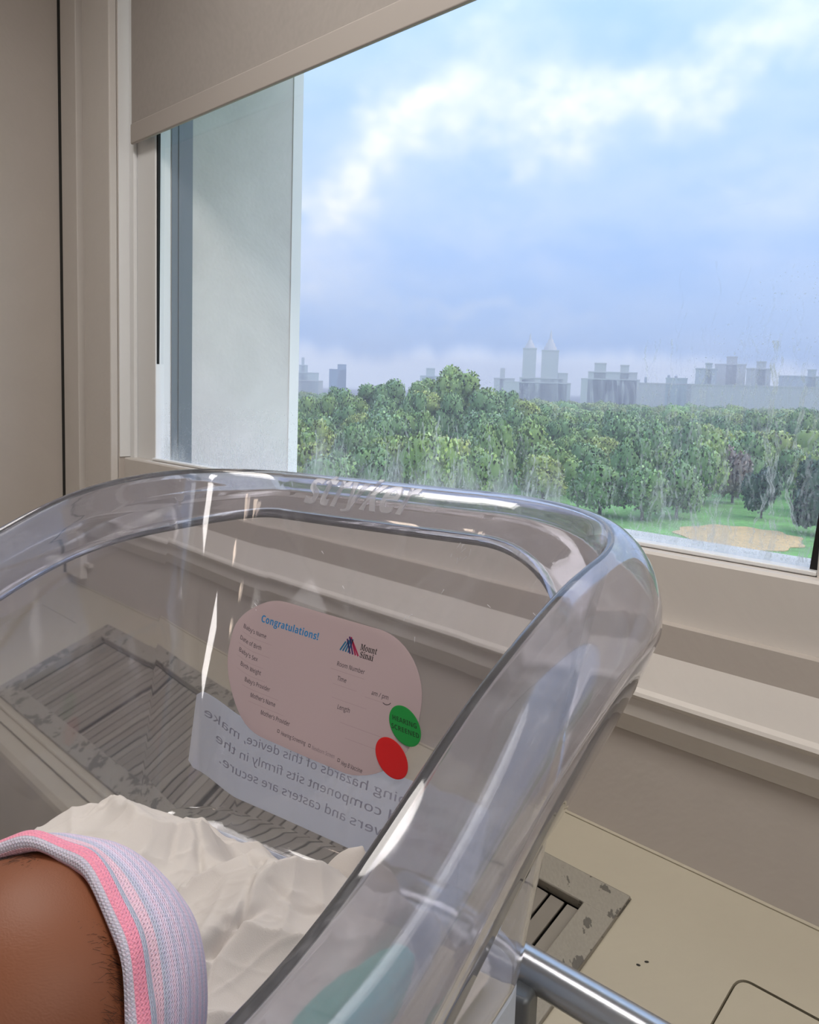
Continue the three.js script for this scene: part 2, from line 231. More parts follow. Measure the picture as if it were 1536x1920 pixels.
// ------------------------------------------------------------------ sloping radiator cover under the window
{
  const t = thing('radiator_cover', 'long beige sloping radiator cover with a worn grey grille below the window', 'radiator cover', [0, 0, ZW]);
  const PHI = rad(21.53), Y0 = 0.83, T = 0.012;
  const onSlope = (g) => { g.rotateX(PHI); g.translate(0, Y0, 0); return g; };       // x along the wall, z down the slope, y out of it
  const gx0 = -2.09, gx1 = -0.51, gs0 = 0.081, gs1 = 0.392, sEnd = 0.43;
  const top = (pts, holes = []) => {
    const s = new THREE.Shape(pts.map(([x, z]) => new THREE.Vector2(x, -z)));
    for (const h of holes) s.holes.push(h);
    const q = new THREE.ExtrudeGeometry(s, { depth: T, bevelEnabled: false, curveSegments: 8 }); q.rotateX(-Math.PI / 2); q.translate(0, -T, 0); return onSlope(metric(q));
  };
  const rounded = (x0, x1, s0, s1, r, hole) => { const p = hole ? new THREE.Path() : new THREE.Shape(); const y0 = -s1, y1 = -s0; p.moveTo(x0 + r, y0); p.lineTo(x1 - r, y0); p.quadraticCurveTo(x1, y0, x1, y0 + r); p.lineTo(x1, y1 - r); p.quadraticCurveTo(x1, y1, x1 - r, y1); p.lineTo(x0 + r, y1); p.quadraticCurveTo(x0, y1, x0, y1 - r); p.lineTo(x0, y0 + r); p.quadraticCurveTo(x0, y0, x0 + r, y0); return p; };
  const doors = [[-0.354, 0.12, 0.108, 0.36, 0.014], [-2.46, -2.21, 0.122, 0.34, 0.003]];
  const hole = (d, e) => rounded(d[0] - e, d[1] + e, d[2] - e, d[3] + e, d[4] + e, true);
  mesh('top_panel', top([[XL, 0], [gx0, 0], [gx0, sEnd], [XL, sEnd]], [hole(doors[1], 0.0016)]), M.cover, t);
  mesh('top_panel', top([[gx0, 0], [gx1, 0], [gx1, gs0], [gx0, gs0]]), M.cover, t);
  mesh('top_panel', top([[gx0, gs1], [gx1, gs1], [gx1, sEnd], [gx0, sEnd]]), M.cover, t);
  mesh('top_panel', top([[gx1, 0], [XR, 0], [XR, sEnd], [gx1, sEnd]], [hole(doors[0], 0.0035)]), M.cover, t);
  for (const d of doors) {
    const q = new THREE.ExtrudeGeometry(rounded(...d, false), { depth: T, bevelEnabled: true, bevelSize: 0.001, bevelThickness: 0.001, bevelSegments: 2, curveSegments: 8 }); q.rotateX(-Math.PI / 2); q.translate(0, -T - 0.0012, 0);
    const o = mesh('access_door', onSlope(metric(q)), M.cover, t); o.userData.label = 'flat access door set in the cover';
    mesh('door_backing', onSlope(box(d[0] - 0.03, d[1] + 0.03, -T - 0.02, -T - 0.016, d[2] - 0.03, d[3] + 0.03, 0)), M.dark, t);
  }
  mesh('caulk_line', onSlope(box(XL, XR, -0.002, 0.0025, -0.002, 0.003, 0.001)), M.cover, t);
  // rounded front edge with a shallow step
  const front = [[0.40, 0.667], [0.428, 0.6585], [0.436, 0.650], [0.438, 0.640], [0.438, 0], [0.42, 0], [0.42, 0.64]];
  mesh('front_panel', moulding(front, XL, XR), M.cover, t);
  mesh('front_ridge', onSlope((() => { const q = new THREE.CylinderGeometry(0.004, 0.004, XR - XL, 12); q.rotateZ(Math.PI / 2); q.translate((XL + XR) / 2, 0.0005, 0.407); return q; })()), M.cover, t);
  // worn frame of the grille: paint flaked off in patches
  const worn = dataTex(1024, 1024, (u, v) => { const n = torus(u, v, 15, 5) + 0.5 * torus(u, v, 60, 8), big = torus(u, v, 4, 2); const flake = n + 0.9 * big > 0.2; const g = 0.5 + 0.5 * torus(u, v, 120, 1); return flake ? [0.36 + 0.05 * g, 0.345 + 0.05 * g, 0.32 + 0.05 * g] : [0.56 + 0.06 * g, 0.54 + 0.06 * g, 0.50 + 0.06 * g]; }, true, [1.6, 1.6]);
  const wornBump = dataTex(1024, 1024, (u, v) => { const n = torus(u, v, 15, 5) + 0.5 * torus(u, v, 60, 8), big = torus(u, v, 4, 2); return n + 0.9 * big > 0.2 ? 0.3 : 0.7; }, false, [1.6, 1.6]);
  const wornMat = std(0xffffff, 0.5, { map: worn, bumpMap: wornBump, bumpScale: 0.0006 });
  const fw = 0.047, ft = 0.006, in0 = gs0 + 0.042, in1 = gs1 - 0.046;
  const bar = (xa, xb, sa, sb) => box(xa, xb, -0.014, ft, sa, sb, 0.0025);
  const fr = mesh('grille_frame', onSlope(mergeGeometries([bar(gx0, gx1, gs0, in0), bar(gx0, gx1, in1, gs1), bar(gx0, gx0 + fw, in0 - 0.003, in1 + 0.003), bar(gx1 - fw, gx1, in0 - 0.003, in1 + 0.003)])), wornMat, t);
  fr.userData.label = 'grey grille frame with flaking paint';
  mesh('grille_well', onSlope(mergeGeometries([box(gx0, gx1, -0.09, -0.085, gs0, gs1, 0), box(gx0, gx1, -0.09, -0.015, gs0, gs0 + 0.004, 0), box(gx0, gx1, -0.09, -0.015, gs1 - 0.004, gs1, 0), box(gx0, gx0 + 0.004, -0.09, -0.015, gs0, gs1, 0), box(gx1 - 0.004, gx1, -0.09, -0.015, gs0, gs1, 0)])), M.dark, t);
  const slatG = metric(new RoundedBoxGeometry(0.0222, 0.004, in1 - in0 - 0.008, 1, 0.0012)), pitch = 0.0268, r = rng(5);
  let k = 0;
  for (let x = gx1 - fw - 0.0135; x > gx0 + fw; x -= pitch, k++) {
    const gap = Math.abs(x + 1.69) < 0.0135 || Math.abs(x + 1.23) < 0.0135;
    const o = mesh('slat', slatG, k % 3 ? M.slat : M.slatB, t);
    o.rotation.set(PHI, 0, 0); o.rotation.order = 'XYZ'; o.rotateZ((r() - 0.5) * 0.16); if (gap) o.scale.x = 0.45;
    const s = (in0 + in1) / 2, y = -0.0105 + (r() - 0.5) * 0.0016;
    o.position.set(x + (gap ? 0.006 : 0), Y0 - s * Math.sin(PHI) + y * Math.cos(PHI), s * Math.cos(PHI) + y * Math.sin(PHI));
  }
  for (const [x, s, a] of [[-0.4505, 0.148, 0.5], [-0.4565, 0.157, 0.2]]) { const q = new THREE.CylinderGeometry(0.0028, 0.0024, 0.0006, 9); q.scale(1, 1, 0.5); q.rotateY(a); q.translate(x, 0.0002, s); mesh('paint_chip', onSlope(q), M.dark, t).userData.label = 'small dark chip in the paint'; }
}

// ------------------------------------------------------------------ ceiling lamps behind the camera, and the added long fill panels
for (const [x, z, w, d, power, where] of LAMPS) {
  const small = w < 0.3, t = thing('ceiling_lamp', 'recessed ceiling lamp, ' + where, 'ceiling lamp', [x, YC, z], 0, 'recessed ceiling lamps'), a = w / 2, c = d / 2, e = 0.02, color = small ? SPOT_COLOR : FILL_COLOR;
  const rect = (p, q, K) => new K([[-p, -q], [p, -q], [p, q], [-p, q]].map((v) => new THREE.Vector2(...v)));
  const rim = rect(a + e, c + e, THREE.Shape); rim.holes.push(rect(a, c, THREE.Path)); const g = new THREE.ExtrudeGeometry(rim, { depth: 0.012, bevelEnabled: false }); g.rotateX(Math.PI / 2); mesh('lamp_rim', g, M.whiteFrame, t);
  mesh('lamp_panel', box(-a, a, -0.006, -0.001, -c, c, 0), new THREE.MeshStandardMaterial({ color: 0xffffff, emissive: color, emissiveIntensity: 3 }), t);
  const l = new THREE.RectAreaLight(color, power, w, d); l.name = 'lamp_light'; l.position.set(x, YC - 0.016, z); l.lookAt(x, 0, z); scene.add(l);
}

// ------------------------------------------------------------------ the bassinet: clear tub on its cart
const TUB = { x0: -0.427, x1: 0.020, z0: -0.146, z1: 0.665, rR: 0.175, rL: 0.072, rN: 0.12, yf: 1.098, th: 0.0045 };
const TURN = Math.asin(0.265), ORIGIN = [-0.2376, 0, -0.4048];
const curve1 = (pts) => (x) => { if (x <= pts[0][0]) return pts[0][1]; for (let i = 1; i < pts.length; i++) if (x <= pts[i][0]) { const [a, b] = [pts[i - 1], pts[i]], t = (x - a[0]) / (b[0] - a[0]); return lerp(a[1], b[1], t); } return pts.at(-1)[1]; };
const rightRim = curve1([[-0.146, 1.3717], [-0.08, 1.3695], [0.0, 1.3640], [0.067, 1.3575], [0.124, 1.344], [0.176, 1.331], [0.211, 1.3175], [0.238, 1.307], [0.264, 1.298], [0.29, 1.292], [0.317, 1.289], [0.42, 1.292], [0.5, 1.314], [0.58, 1.348], [0.66, 1.37]]);
const leftRim = curve1([[-0.146, 1.3717], [-0.044, 1.3726], [0.013, 1.368], [0.053, 1.359], [0.079, 1.3506], [0.105, 1.339], [0.15, 1.322], [0.2, 1.308], [0.26, 1.301], [0.42, 1.302], [0.5, 1.32], [0.58, 1.35], [0.66, 1.37]]);
function tubLoop() {          // the rim's outer edge and the floor's edge seen from above, point by point; starts in the middle of the far end and runs to the right
  const { x0, x1, z0, z1, rR, rL, rN } = TUB, side = 0.076, end = 0.146, f = { x0: x0 + side, x1: x1 - side - 0.008, z0: z0 + end, z1: z1 - end, r: 0.05 };
  const trace = (x0, x1, z0, z1, rR, rL, rN) => {
    const pts = [], q = Math.PI / 2, xm = (TUB.x0 + TUB.x1) / 2;
    const line = (ax, az, bx, bz, n, nx, nz) => { for (let i = 0; i < n; i++) { const t = i / n; pts.push({ x: lerp(ax, bx, t), z: lerp(az, bz, t), nx, nz }); } };
    const arc = (cx, cz, r, a0, a1, n) => { for (let i = 0; i < n; i++) { const a = lerp(a0, a1, i / n); pts.push({ x: cx + r * Math.cos(a), z: cz + r * Math.sin(a), nx: Math.cos(a), nz: Math.sin(a) }); } };
    line(xm, z0, x1 - rR, z0, 12, 0, -1); arc(x1 - rR, z0 + rR, rR, -q, 0, 30); line(x1, z0 + rR, x1, z1 - rN, 60, 1, 0); arc(x1 - rN, z1 - rN, rN, 0, q, 20);
    line(x1 - rN, z1, x0 + rN, z1, 12, 0, 1); arc(x0 + rN, z1 - rN, rN, q, 2 * q, 20); line(x0, z1 - rN, x0, z0 + rL, 60, -1, 0); arc(x0 + rL, z0 + rL, rL, 2 * q, 3 * q, 30); line(x0 + rL, z0, xm, z0, 14, 0, -1);
    return pts;
  };
  const pts = trace(x0, x1, z0, z1, rR, rL, rN), fl = trace(f.x0, f.x1, f.z0, f.z1, f.r, f.r, f.r), n = pts.length; let s = 0;
  for (let i = 0; i < n; i++) { pts[i].s = s; pts[i].fx = fl[i].x; pts[i].fz = fl[i].z; const b = pts[(i + 1) % n]; s += Math.hypot(b.x - pts[i].x, b.z - pts[i].z); }
  for (const p of pts) {
    p.y = lerp(leftRim(p.z), rightRim(p.z), clamp((p.x - x0) / (x1 - x0), 0, 1));
    const e = Math.abs(p.nz) ** 4; p.L = lerp(0.005, 0.026, e); p.rise = lerp(0.010, 0.030, e); const sd = p.nx > 0 ? 1 : 0.1, e2 = Math.abs(p.nz) ** 1.6; p.n = lerp(lerp(0.016, 0.030, sd), 0.018, e); p.drop = lerp(p.n * 1.4, 0.02, e); p.skirt = lerp(lerp(0.015, 0.10, sd), 0.016, e2); p.span = Math.hypot(p.x - p.fx, p.z - p.fz);
  }
  for (let k = 0; k < 14; k++) { const y = pts.map((p) => p.y); pts.forEach((p, i) => { p.y = (y[(i + n - 1) % n] + 2 * y[i] + y[(i + 1) % n]) / 4; }); }      // an even sweep along the rim
  return { pts, length: s };
}
const LOOP = tubLoop();
function sampleLoop(s) { const { pts, length } = LOOP; s = ((s % length) + length) % length; let i = pts.findLastIndex((p) => p.s <= s); const a = pts[i], b = pts[(i + 1) % pts.length], e = (b.s || length) - a.s, t = (s - a.s) / e, o = {}; for (const k of ['x', 'z', 'nx', 'nz', 'fx', 'fz', 'span', 'y', 'L', 'rise', 'n', 'drop', 'skirt']) o[k] = lerp(a[k], b[k], t); return o; }
function tubProfile(p) {      // middle of the sheet, from the floor up to the edge of the lip: [outward offset from the rim edge, height]
  const { yf } = TUB, n = p.n, o0 = -(p.L + n), yb = p.y - p.rise, out = [], r = 0.020, T = p.span - p.L - p.n - r, h = yb - yf;
  const sl = Math.atan2(T, h), bot = o0 - T;
  out.push([bot - r, yf]);
  for (let i = 1; i <= 7; i++) { const a = (i / 7) * (Math.PI / 2 - sl); out.push([bot - r + r * Math.sin(a) + 0.004 * (i / 7), yf + r * (1 - Math.cos(a))]); }
  const [oe, ye] = out.at(-1);
  for (let i = 1; i <= 12; i++) out.push([lerp(oe, o0, i / 12), lerp(ye, yb, i / 12)]);
  const P = (t) => { const a = (1 - t) ** 3, b = 3 * t * (1 - t) ** 2, c = 3 * t * t * (1 - t), d = t ** 3; return [a * o0 + b * (o0 + 0.35 * p.rise * Math.tan(sl)) + c * (-n - p.L * 0.45) + d * (-n), a * yb + b * (yb + 0.4 * p.rise) + c * (p.y) + d * p.y]; };
  for (let i = 1; i <= 8; i++) out.push(P(i / 8));
  for (let i = 1; i <= 7; i++) { const a = i / 7 * Math.PI / 2; out.push([-n + n * Math.sin(a), p.y - p.drop * (1 - Math.cos(a))]); }        // shoulder rolled over to the outside
  const y1 = p.y - p.drop, wallAt = (y) => lerp(oe, o0, clamp((y - ye) / (yb - ye), 0, 1)), y2 = y1 - p.skirt, o2 = Math.min(-0.004, wallAt(y2) + 0.008);
  for (let i = 1; i <= 4; i++) { const t = i / 4; out.push([o2 * t ** 1.12, lerp(y1, y2, t)]); }                                              // and brought down towards the wall
  return out;
}
function tubPoint(s, k, lift) {   // point on the sheet at loop position s, profile position k (0..1 from floor to lip), lifted off the middle of the sheet towards the inside
  const p = sampleLoop(s), pr = tubProfile(p); return tubAt(p, pr, k * (pr.length - 1), lift);
}
function tubAt(p, pr, f, lift) {
  const i = clamp(Math.floor(f), 0, pr.length - 2), t = f - i, a = pr[i], b = pr[i + 1], o = lerp(a[0], b[0], t), y = lerp(a[1], b[1], t);
  const pa = pr[Math.max(0, t < 0.5 ? i - 1 : i)], pb = pr[Math.min(pr.length - 1, t < 0.5 ? i + 1 : i + 2)]; const dx = pb[0] - pa[0], dy = pb[1] - pa[1], l = Math.hypot(dx, dy) || 1;
  const no = -dy / l * lift, ny = dx / l * lift;
  const dxo = (p.x - p.fx) / p.span, dzo = (p.z - p.fz) / p.span;
  return new THREE.Vector3(p.x + dxo * o + p.nx * no, y + ny, p.z + dzo * o + p.nz * no);
}
const scuff = dataTex(1024, 1024, (u, v) => { const n = clamp(torus(u, v, 9, 3) * 1.6 - 0.15, 0, 1) * clamp(0.5 + torus(u, v, 60, 2), 0, 1); return 1 - 0.065 - 0.14 * n; });
const plastic = phys({ color: c3(0.86, 0.86, 0.91), roughness: 0.03, transmission: 1, transmissionMap: scuff, thickness: 0.0045, ior: 1.49, attenuationColor: c3(0.94, 0.94, 0.96), attenuationDistance: 0.02, specularIntensity: 1 });
const tub = thing('bassinet_tub', 'clear plastic hospital bassinet tub with a curved rolled rim', 'bassinet', ORIGIN, TURN);
{
  const { pts, length } = LOOP, n = pts.length, profs = pts.map(tubProfile), m = profs[0].length, pos = [], uv = [], idx = [], h = TUB.th / 2;
  const ring = 2 * m;
  for (let i = 0; i <= n; i++) {
    const p = pts[i % n], pr = profs[i % n]; let v = 0;
    for (let k = 0; k < ring; k++) { const j = k < m ? k : ring - 1 - k, q = tubAt(p, pr, j, k < m ? h : -h); pos.push(q.x, q.y, q.z); if (j) v = j * 0.012; uv.push((i < n ? p.s : length) / 0.6, v / 0.6); }
  }
  for (let i = 0; i < n; i++) for (let k = 0; k < ring - 1; k++) { const a = i * ring + k, b = a + ring; idx.push(a, b, a + 1, b, b + 1, a + 1); }
  const cx = (TUB.x0 + TUB.x1) / 2, cz = (TUB.z0 + TUB.z1) / 2, top = pos.length / 3; pos.push(cx, TUB.yf + h, cz, cx, TUB.yf - h, cz); uv.push(0, 0, 0, 0);
  for (let i = 0; i < n; i++) { idx.push(top, (i + 1) * ring, i * ring); idx.push(top + 1, i * ring + ring - 1, (i + 1) * ring + ring - 1); }
  let g = new THREE.BufferGeometry(); g.setAttribute('position', new THREE.Float32BufferAttribute(pos, 3)); g.setAttribute('uv', new THREE.Float32BufferAttribute(uv, 2)); g.setIndex(idx); g.computeVertexNormals();
  // smooth across the seam
  const nn = g.attributes.normal; for (let k = 0; k < ring; k++) { const a = new THREE.Vector3().fromBufferAttribute(nn, k).add(new THREE.Vector3().fromBufferAttribute(nn, n * ring + k)).normalize(); nn.setXYZ(k, a.x, a.y, a.z); nn.setXYZ(n * ring + k, a.x, a.y, a.z); }
  // the floor stays flat
  for (let i = 0; i <= n; i++) { nn.setXYZ(i * ring, 0, 1, 0); nn.setXYZ(i * ring + ring - 1, 0, -1, 0); } nn.setXYZ(top, 0, 1, 0); nn.setXYZ(top + 1, 0, -1, 0);
  mesh('tub_shell', g, plastic, tub);
}
const NPROF = tubProfile(LOOP.pts[0]).length - 1, KWALL0 = 7 / NPROF, KWALL1 = 19 / NPROF;     // the straight part of the wall
// far end: u runs left from the right rim (as measured along the wall), v down the wall from its upper edge
const XM = (TUB.x0 + TUB.x1) / 2;
function farSample(x) {        // the place on the far end, or round its corners, whose wall passes x half way up
  const mid = (s) => { const p = sampleLoop(s); return [(p.x + p.fx) / 2, p]; };
  let lo = -0.42, hi = 0.42; for (let i = 0; i < 40; i++) { const m = (lo + hi) / 2; mid(m)[0] < x ? lo = m : hi = m; } return mid((lo + hi) / 2)[1];
}
function farWall(u, v, lift) {
  const p = farSample(-u), pr = tubProfile(p), top = pr[19], wall = pr[7], len = Math.hypot(top[0] - wall[0], top[1] - wall[1]);
  return tubAt(p, pr, 19 - 12 * v / len, lift);
}
// embossed maker's name on the far lip
{
  const font = await new FontLoader().loadAsync('fonts/droid/droid_sans_bold.typeface.json');
  let g = new TextGeometry('stryker', { font, size: 0.030, depth: 0.0012, curveSegments: 6, bevelEnabled: false }); g.computeBoundingBox();
  const bb = g.boundingBox, w = bb.max.x - bb.min.x, H0 = 0.030, p = g.attributes.position; const u0 = 0.322, u1 = 0.200;
  for (let i = 0; i < p.count; i++) {
    const y0 = p.getY(i), y = y0 < 0 ? y0 * 0.25 : y0, x = p.getX(i) - bb.min.x + 0.30 * y, z = p.getZ(i), u = lerp(u0, u1, x / (w + 0.30 * H0)), k = 19.6 + 6.9 * (y + 0.006) / (H0 + 0.006);
    const s = -u - XM, pp = sampleLoop(s), q = tubAt(pp, tubProfile(pp), k, TUB.th / 2 + 0.0002 + z); p.setXYZ(i, q.x, q.y, q.z);
  }
  g.computeVertexNormals();
  mesh('embossed_lettering', g, phys({ color: c3(0.9, 0.9, 0.93), roughness: 0.35, transmission: 0.82, thickness: 0, side: THREE.DoubleSide }), tub).userData.label = 'raised clear lettering on the rim';
}
// small scratches and nicks in the plastic of the far wall
{
  const r = rng(91), parts = [], mat = std(c3(0.85, 0.85, 0.88), 0.4);
  const nick = (u, v, len, w, a) => { const q = new THREE.CylinderGeometry(w, w * 0.6, len, 5); q.rotateZ(a); const c = farWall(u, v, TUB.th / 2 + 0.0003); q.translate(c.x, c.y, c.z); parts.push(q); };
  for (let i = 0; i < 9; i++) nick(0.148 + 0.018 * (r() - 0.5), 0.012 + 0.012 * (r() - 0.3), 0.003 + 0.003 * r(), 0.00022, 0.9 * (r() - 0.5) - 0.5);
  for (const [u, v] of [[0.16, 0.045], [0.082, 0.052], [0.078, 0.06], [0.185, 0.067], [0.178, 0.084], [0.275, 0.03], [0.335, 0.085], [0.333, 0.09], [0.12, 0.05], [0.19, 0.07], [0.25, 0.055]]) nick(u, v, 0.0025 + 0.002 * r(), 0.0003, (r() - 0.5) * 2);
  mesh('scratch_marks', mergeGeometries(parts), mat, tub).userData.kind = 'stuff';
}
// translucent warning label stuck to the outside of the far end: read from inside, its print is mirrored
{
  const tex = canvasTex(1536, 512, (c, w, h) => {
    c.fillStyle = '#ffffff'; c.fillRect(0, 0, w, h); c.fillStyle = '#c6c3cc'; c.textBaseline = 'alphabetic';
    const L = [['To avoid tipping hazards of this device, make', 150], ['basket or bed component sits firmly in the', 262], ['all doors, drawers and casters are secure.', 374]];
    for (const [t, y] of L) { c.save(); c.font = '74px sans-serif'; const k = (w - 70) / c.measureText(t).width; c.translate(40, y); c.scale(Math.min(k, 1.0), 1); c.fillText(t, 0, 0); c.restore(); }
  });
  const nu = 64, nv = 14, pos = [], uv = [], idx = [], h = TUB.th / 2;
  // rounded corners by trimming the outline at the ends
  for (let layer = 0; layer < 2; layer++) for (let j = 0; j <= nv; j++) for (let i = 0; i <= nu; i++) {
    const a = i / nu, b = j / nv, rr = 0.07, dy = Math.abs(b - 0.5) * 2, cut = dy > 1 - rr * 2 ? 0.012 * (1 - Math.sqrt(Math.max(0, 1 - ((dy - 1 + rr * 2) / (rr * 2)) ** 2))) : 0;
    const u = lerp(0.374, 0.086, cut + (1 - 2 * cut) * a), v = lerp(0.1775, 0.2385, b) + 0.004 * Math.sin(a * Math.PI) * -1 + 0.012 * a;
    const q = farWall(u, v, -h - (layer ? 0.0009 : 0.0006)); pos.push(q.x, q.y, q.z); uv.push(1 - a, 1 - b);
  }
  const st = (nu + 1) * (nv + 1);
  for (let j = 0; j < nv; j++) for (let i = 0; i < nu; i++) { const a = j * (nu + 1) + i, b = a + nu + 1; idx.push(a, b, a + 1, a + 1, b, b + 1); idx.push(st + a, st + a + 1, st + b, st + a + 1, st + b + 1, st + b); }
  const g = new THREE.BufferGeometry(); g.setAttribute('position', new THREE.Float32BufferAttribute(pos, 3)); g.setAttribute('uv', new THREE.Float32BufferAttribute(uv, 2)); g.setIndex(idx.slice(0, idx.length)); g.computeVertexNormals();
  mesh('warning_label', g, phys({ map: tex, color: 0xffffff, roughness: 1, transmission: 0.95, thickness: 0, side: THREE.DoubleSide }), tub).userData.label = 'white label with faint mirrored print';
}
// congratulations card taped inside the far end
{
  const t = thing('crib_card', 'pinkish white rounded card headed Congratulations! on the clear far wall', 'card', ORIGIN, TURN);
  const HW = 0.1085, HH = 0.0625, S = 0.88, c0 = [0.295, 0.152], th = rad(3.3);
  const px = (x) => (x + HW) / (2 * HW) * 1536, py = (y) => (y + HH) / (2 * HH) * 885;
  const tex = canvasTex(1536, 885, (c, w, h) => {
    c.fillStyle = '#b5a2a5'; c.fillRect(0, 0, w, h);  // paper greyed: shade from whoever holds the camera is in this colour
    const text = (s, x, y, x1, size, color = '#1d1a20', font = 'sans-serif', bold = false) => { c.save(); c.font = (bold ? 'bold ' : '') + size + 'px ' + font; c.fillStyle = color; const k = (px(x1) - px(x)) / c.measureText(s).width; c.translate(px(x), py(y)); c.scale(k, 1); c.fillText(s, 0, 0); c.restore(); };
    const rule = (x, y, x1) => { c.strokeStyle = '#9c888b'; c.lineWidth = 1.6; c.beginPath(); c.moveTo(px(x), py(y)); c.lineTo(px(x1), py(y)); c.stroke(); };
    text('Congratulations!', -0.079, -0.0373, -0.0083, 66, '#1377b4', 'sans-serif', true);
    const B = 38;
    text("Baby's Name", -0.098, -0.0235, -0.0686, B); rule(-0.098, -0.0195, -0.06);
    text('Date of Birth', -0.0994, -0.0115, -0.0717, B); rule(-0.1, -0.0075, -0.06);
    text("Baby's Sex", -0.0983, -0.0003, -0.074, B); rule(-0.099, 0.004, -0.065);
    text('Birth Weight', -0.0938, 0.0107, -0.0668, B); rule(-0.096, 0.015, -0.06);
    text("Baby's Provider", -0.0858, 0.0217, -0.0521, B); rule(-0.088, 0.026, -0.04);
    text("Mother's Name", -0.0751, 0.0327, -0.0421, B); rule(-0.076, 0.037, -0.03);
    text("Mother's Provider", -0.0585, 0.0438, -0.0206, B);
    text('Room Number', 0.0175, -0.0213, 0.0487, B); rule(0.012, -0.0175, 0.05);
    text('Time', 0.0216, -0.0093, 0.032, B); rule(0.018, -0.0055, 0.045);
    text('Length', 0.0285, 0.014, 0.0432, B); rule(0.02, 0.006, 0.06);
    text('am / pm', 0.0607, -0.0070, 0.0779, 36); rule(0.055, -0.0035, 0.082); rule(0.035, 0.024, 0.08); rule(0.045, 0.035, 0.078);
    c.strokeStyle = '#2a262b'; c.lineWidth = 4; c.beginPath(); c.arc(px(0.0765), py(-0.0075), 34, 0.5, 2.2); c.stroke();
    const sq = (x, y) => { c.strokeStyle = '#3a3236'; c.lineWidth = 3; c.strokeRect(px(x), py(y) - 16, 16, 16); };
    sq(-0.0335, 0.0525); text('Hearing Screening', -0.0289, 0.0535, 0.0023, 32); sq(0.0062, 0.0535); text('Newborn Screen', 0.0105, 0.0545, 0.0382, 32, '#7c7074'); sq(0.0422, 0.0555); text('Hep B Vaccine', 0.0468, 0.0572, 0.0704, 34);
    // printed hospital emblem: leaning strokes that cross into a peak
    const stroke = (xa, ya, xb, yb, col, wd) => { c.globalCompositeOperation = 'multiply'; c.strokeStyle = col; c.lineWidth = wd; c.beginPath(); c.moveTo(px(xa), py(ya)); c.lineTo(px(xb), py(yb)); c.stroke(); c.globalCompositeOperation = 'source-over'; };
    for (let i = 0; i < 4; i++) stroke(0.0176 + i * 0.0030, -0.0352, 0.0218 + i * 0.0030 - (i > 1 ? (i - 1) * 0.0011 : 0), -0.0440 - Math.min(i, 2) * 0.0018, '#1f9ad6', 11);
    for (let i = 0; i < 4; i++) stroke(0.0290 + i * 0.0030, -0.0348, 0.0226 + i * 0.0018, -0.0462 - (i > 0 && i < 3 ? 0.0028 : 0.0004), i < 2 ? '#5b2a86' : '#d81f6a', 11);
    text('Mount', 0.0381, -0.0405, 0.0561, 52, '#17151a', 'serif', true); text('Sinai', 0.0394, -0.0342, 0.0542, 52, '#17151a', 'serif', true);
  });
  const place = (x, y, lift) => { const u = c0[0] - x * Math.cos(th) + y * Math.sin(th), v = c0[1] + x * Math.sin(th) + y * Math.cos(th); return farWall(u * S, v * S, lift); };
  const outline = (a, hw, hh, r) => { // rounded rectangle by angle
    const cx = hw - r, cy = hh - r, dx = Math.cos(a), dy = Math.sin(a); let lo = 0, hi = 0.3;
    const inside = (x, y) => { x = Math.max(0, Math.abs(x) - cx); y = Math.max(0, Math.abs(y) - cy); return x * x + y * y <= r * r; };
    for (let i = 0; i < 30; i++) { const m = (lo + hi) / 2; inside(dx * m, dy * m) ? lo = m : hi = m; } return [dx * lo, dy * lo];
  };
  const patch = (ring, lift, thick, mapped, own) => {       // a thin sheet that follows the wall
    const na = 96, nr = 12, pos = [], uv = [], idx = [];
    for (let k = 0; k < 2; k++) for (let i = 0; i <= nr; i++) for (let j = 0; j < na; j++) { const [x, y] = ring(j / na * 2 * Math.PI), f = i / nr, q = place(...mapped(x * f, y * f), lift + (k ? 0 : thick)); pos.push(q.x, q.y, q.z); const [mx, my] = mapped(x * f, y * f); own ? uv.push(0.5 + x * f / 0.032, 0.5 - y * f / 0.032) : uv.push((mx + HW) / (2 * HW), 1 - (my + HH) / (2 * HH)); }
    const st = (nr + 1) * na, id = (i, j) => i * na + (j % na);
    for (let i = 0; i < nr; i++) for (let j = 0; j < na; j++) { idx.push(id(i, j), id(i, j + 1), id(i + 1, j), id(i, j + 1), id(i + 1, j + 1), id(i + 1, j)); idx.push(st + id(i, j), st + id(i + 1, j), st + id(i, j + 1), st + id(i, j + 1), st + id(i + 1, j), st + id(i + 1, j + 1)); }
    for (let j = 0; j < na; j++) idx.push(id(nr, j), id(nr, j + 1), st + id(nr, j), id(nr, j + 1), st + id(nr, j + 1), st + id(nr, j));
    const g = new THREE.BufferGeometry(); g.setAttribute('position', new THREE.Float32BufferAttribute(pos, 3)); g.setAttribute('uv', new THREE.Float32BufferAttribute(uv, 2)); g.setIndex(idx); g.computeVertexNormals(); return g;
  };
  const h = TUB.th / 2;
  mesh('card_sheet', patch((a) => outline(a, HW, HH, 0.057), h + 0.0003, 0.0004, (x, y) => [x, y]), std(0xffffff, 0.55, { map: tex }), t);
  // round stickers; the card bows forward at this end, so they read as leaning ovals
  const dot = (name, x, y, m, label) => { mesh(name, patch((a) => [0.0147 * Math.cos(a), 0.0150 * Math.sin(a)], h + 0.0010, 0.0003, (p, q) => [x + p + 0.33 * q, y + q + 0.06 * p], true), m, t).userData.label = label; };
  const gtex = canvasTex(512, 512, (c, w, hh) => { c.fillStyle = '#128a3a'; c.fillRect(0, 0, w, hh); c.fillStyle = '#0a3a1b'; c.font = 'bold 84px sans-serif'; c.textAlign = 'center'; c.fillText('HEARING', 256, 235, 400); c.fillText('SCREENED', 256, 345, 420); });
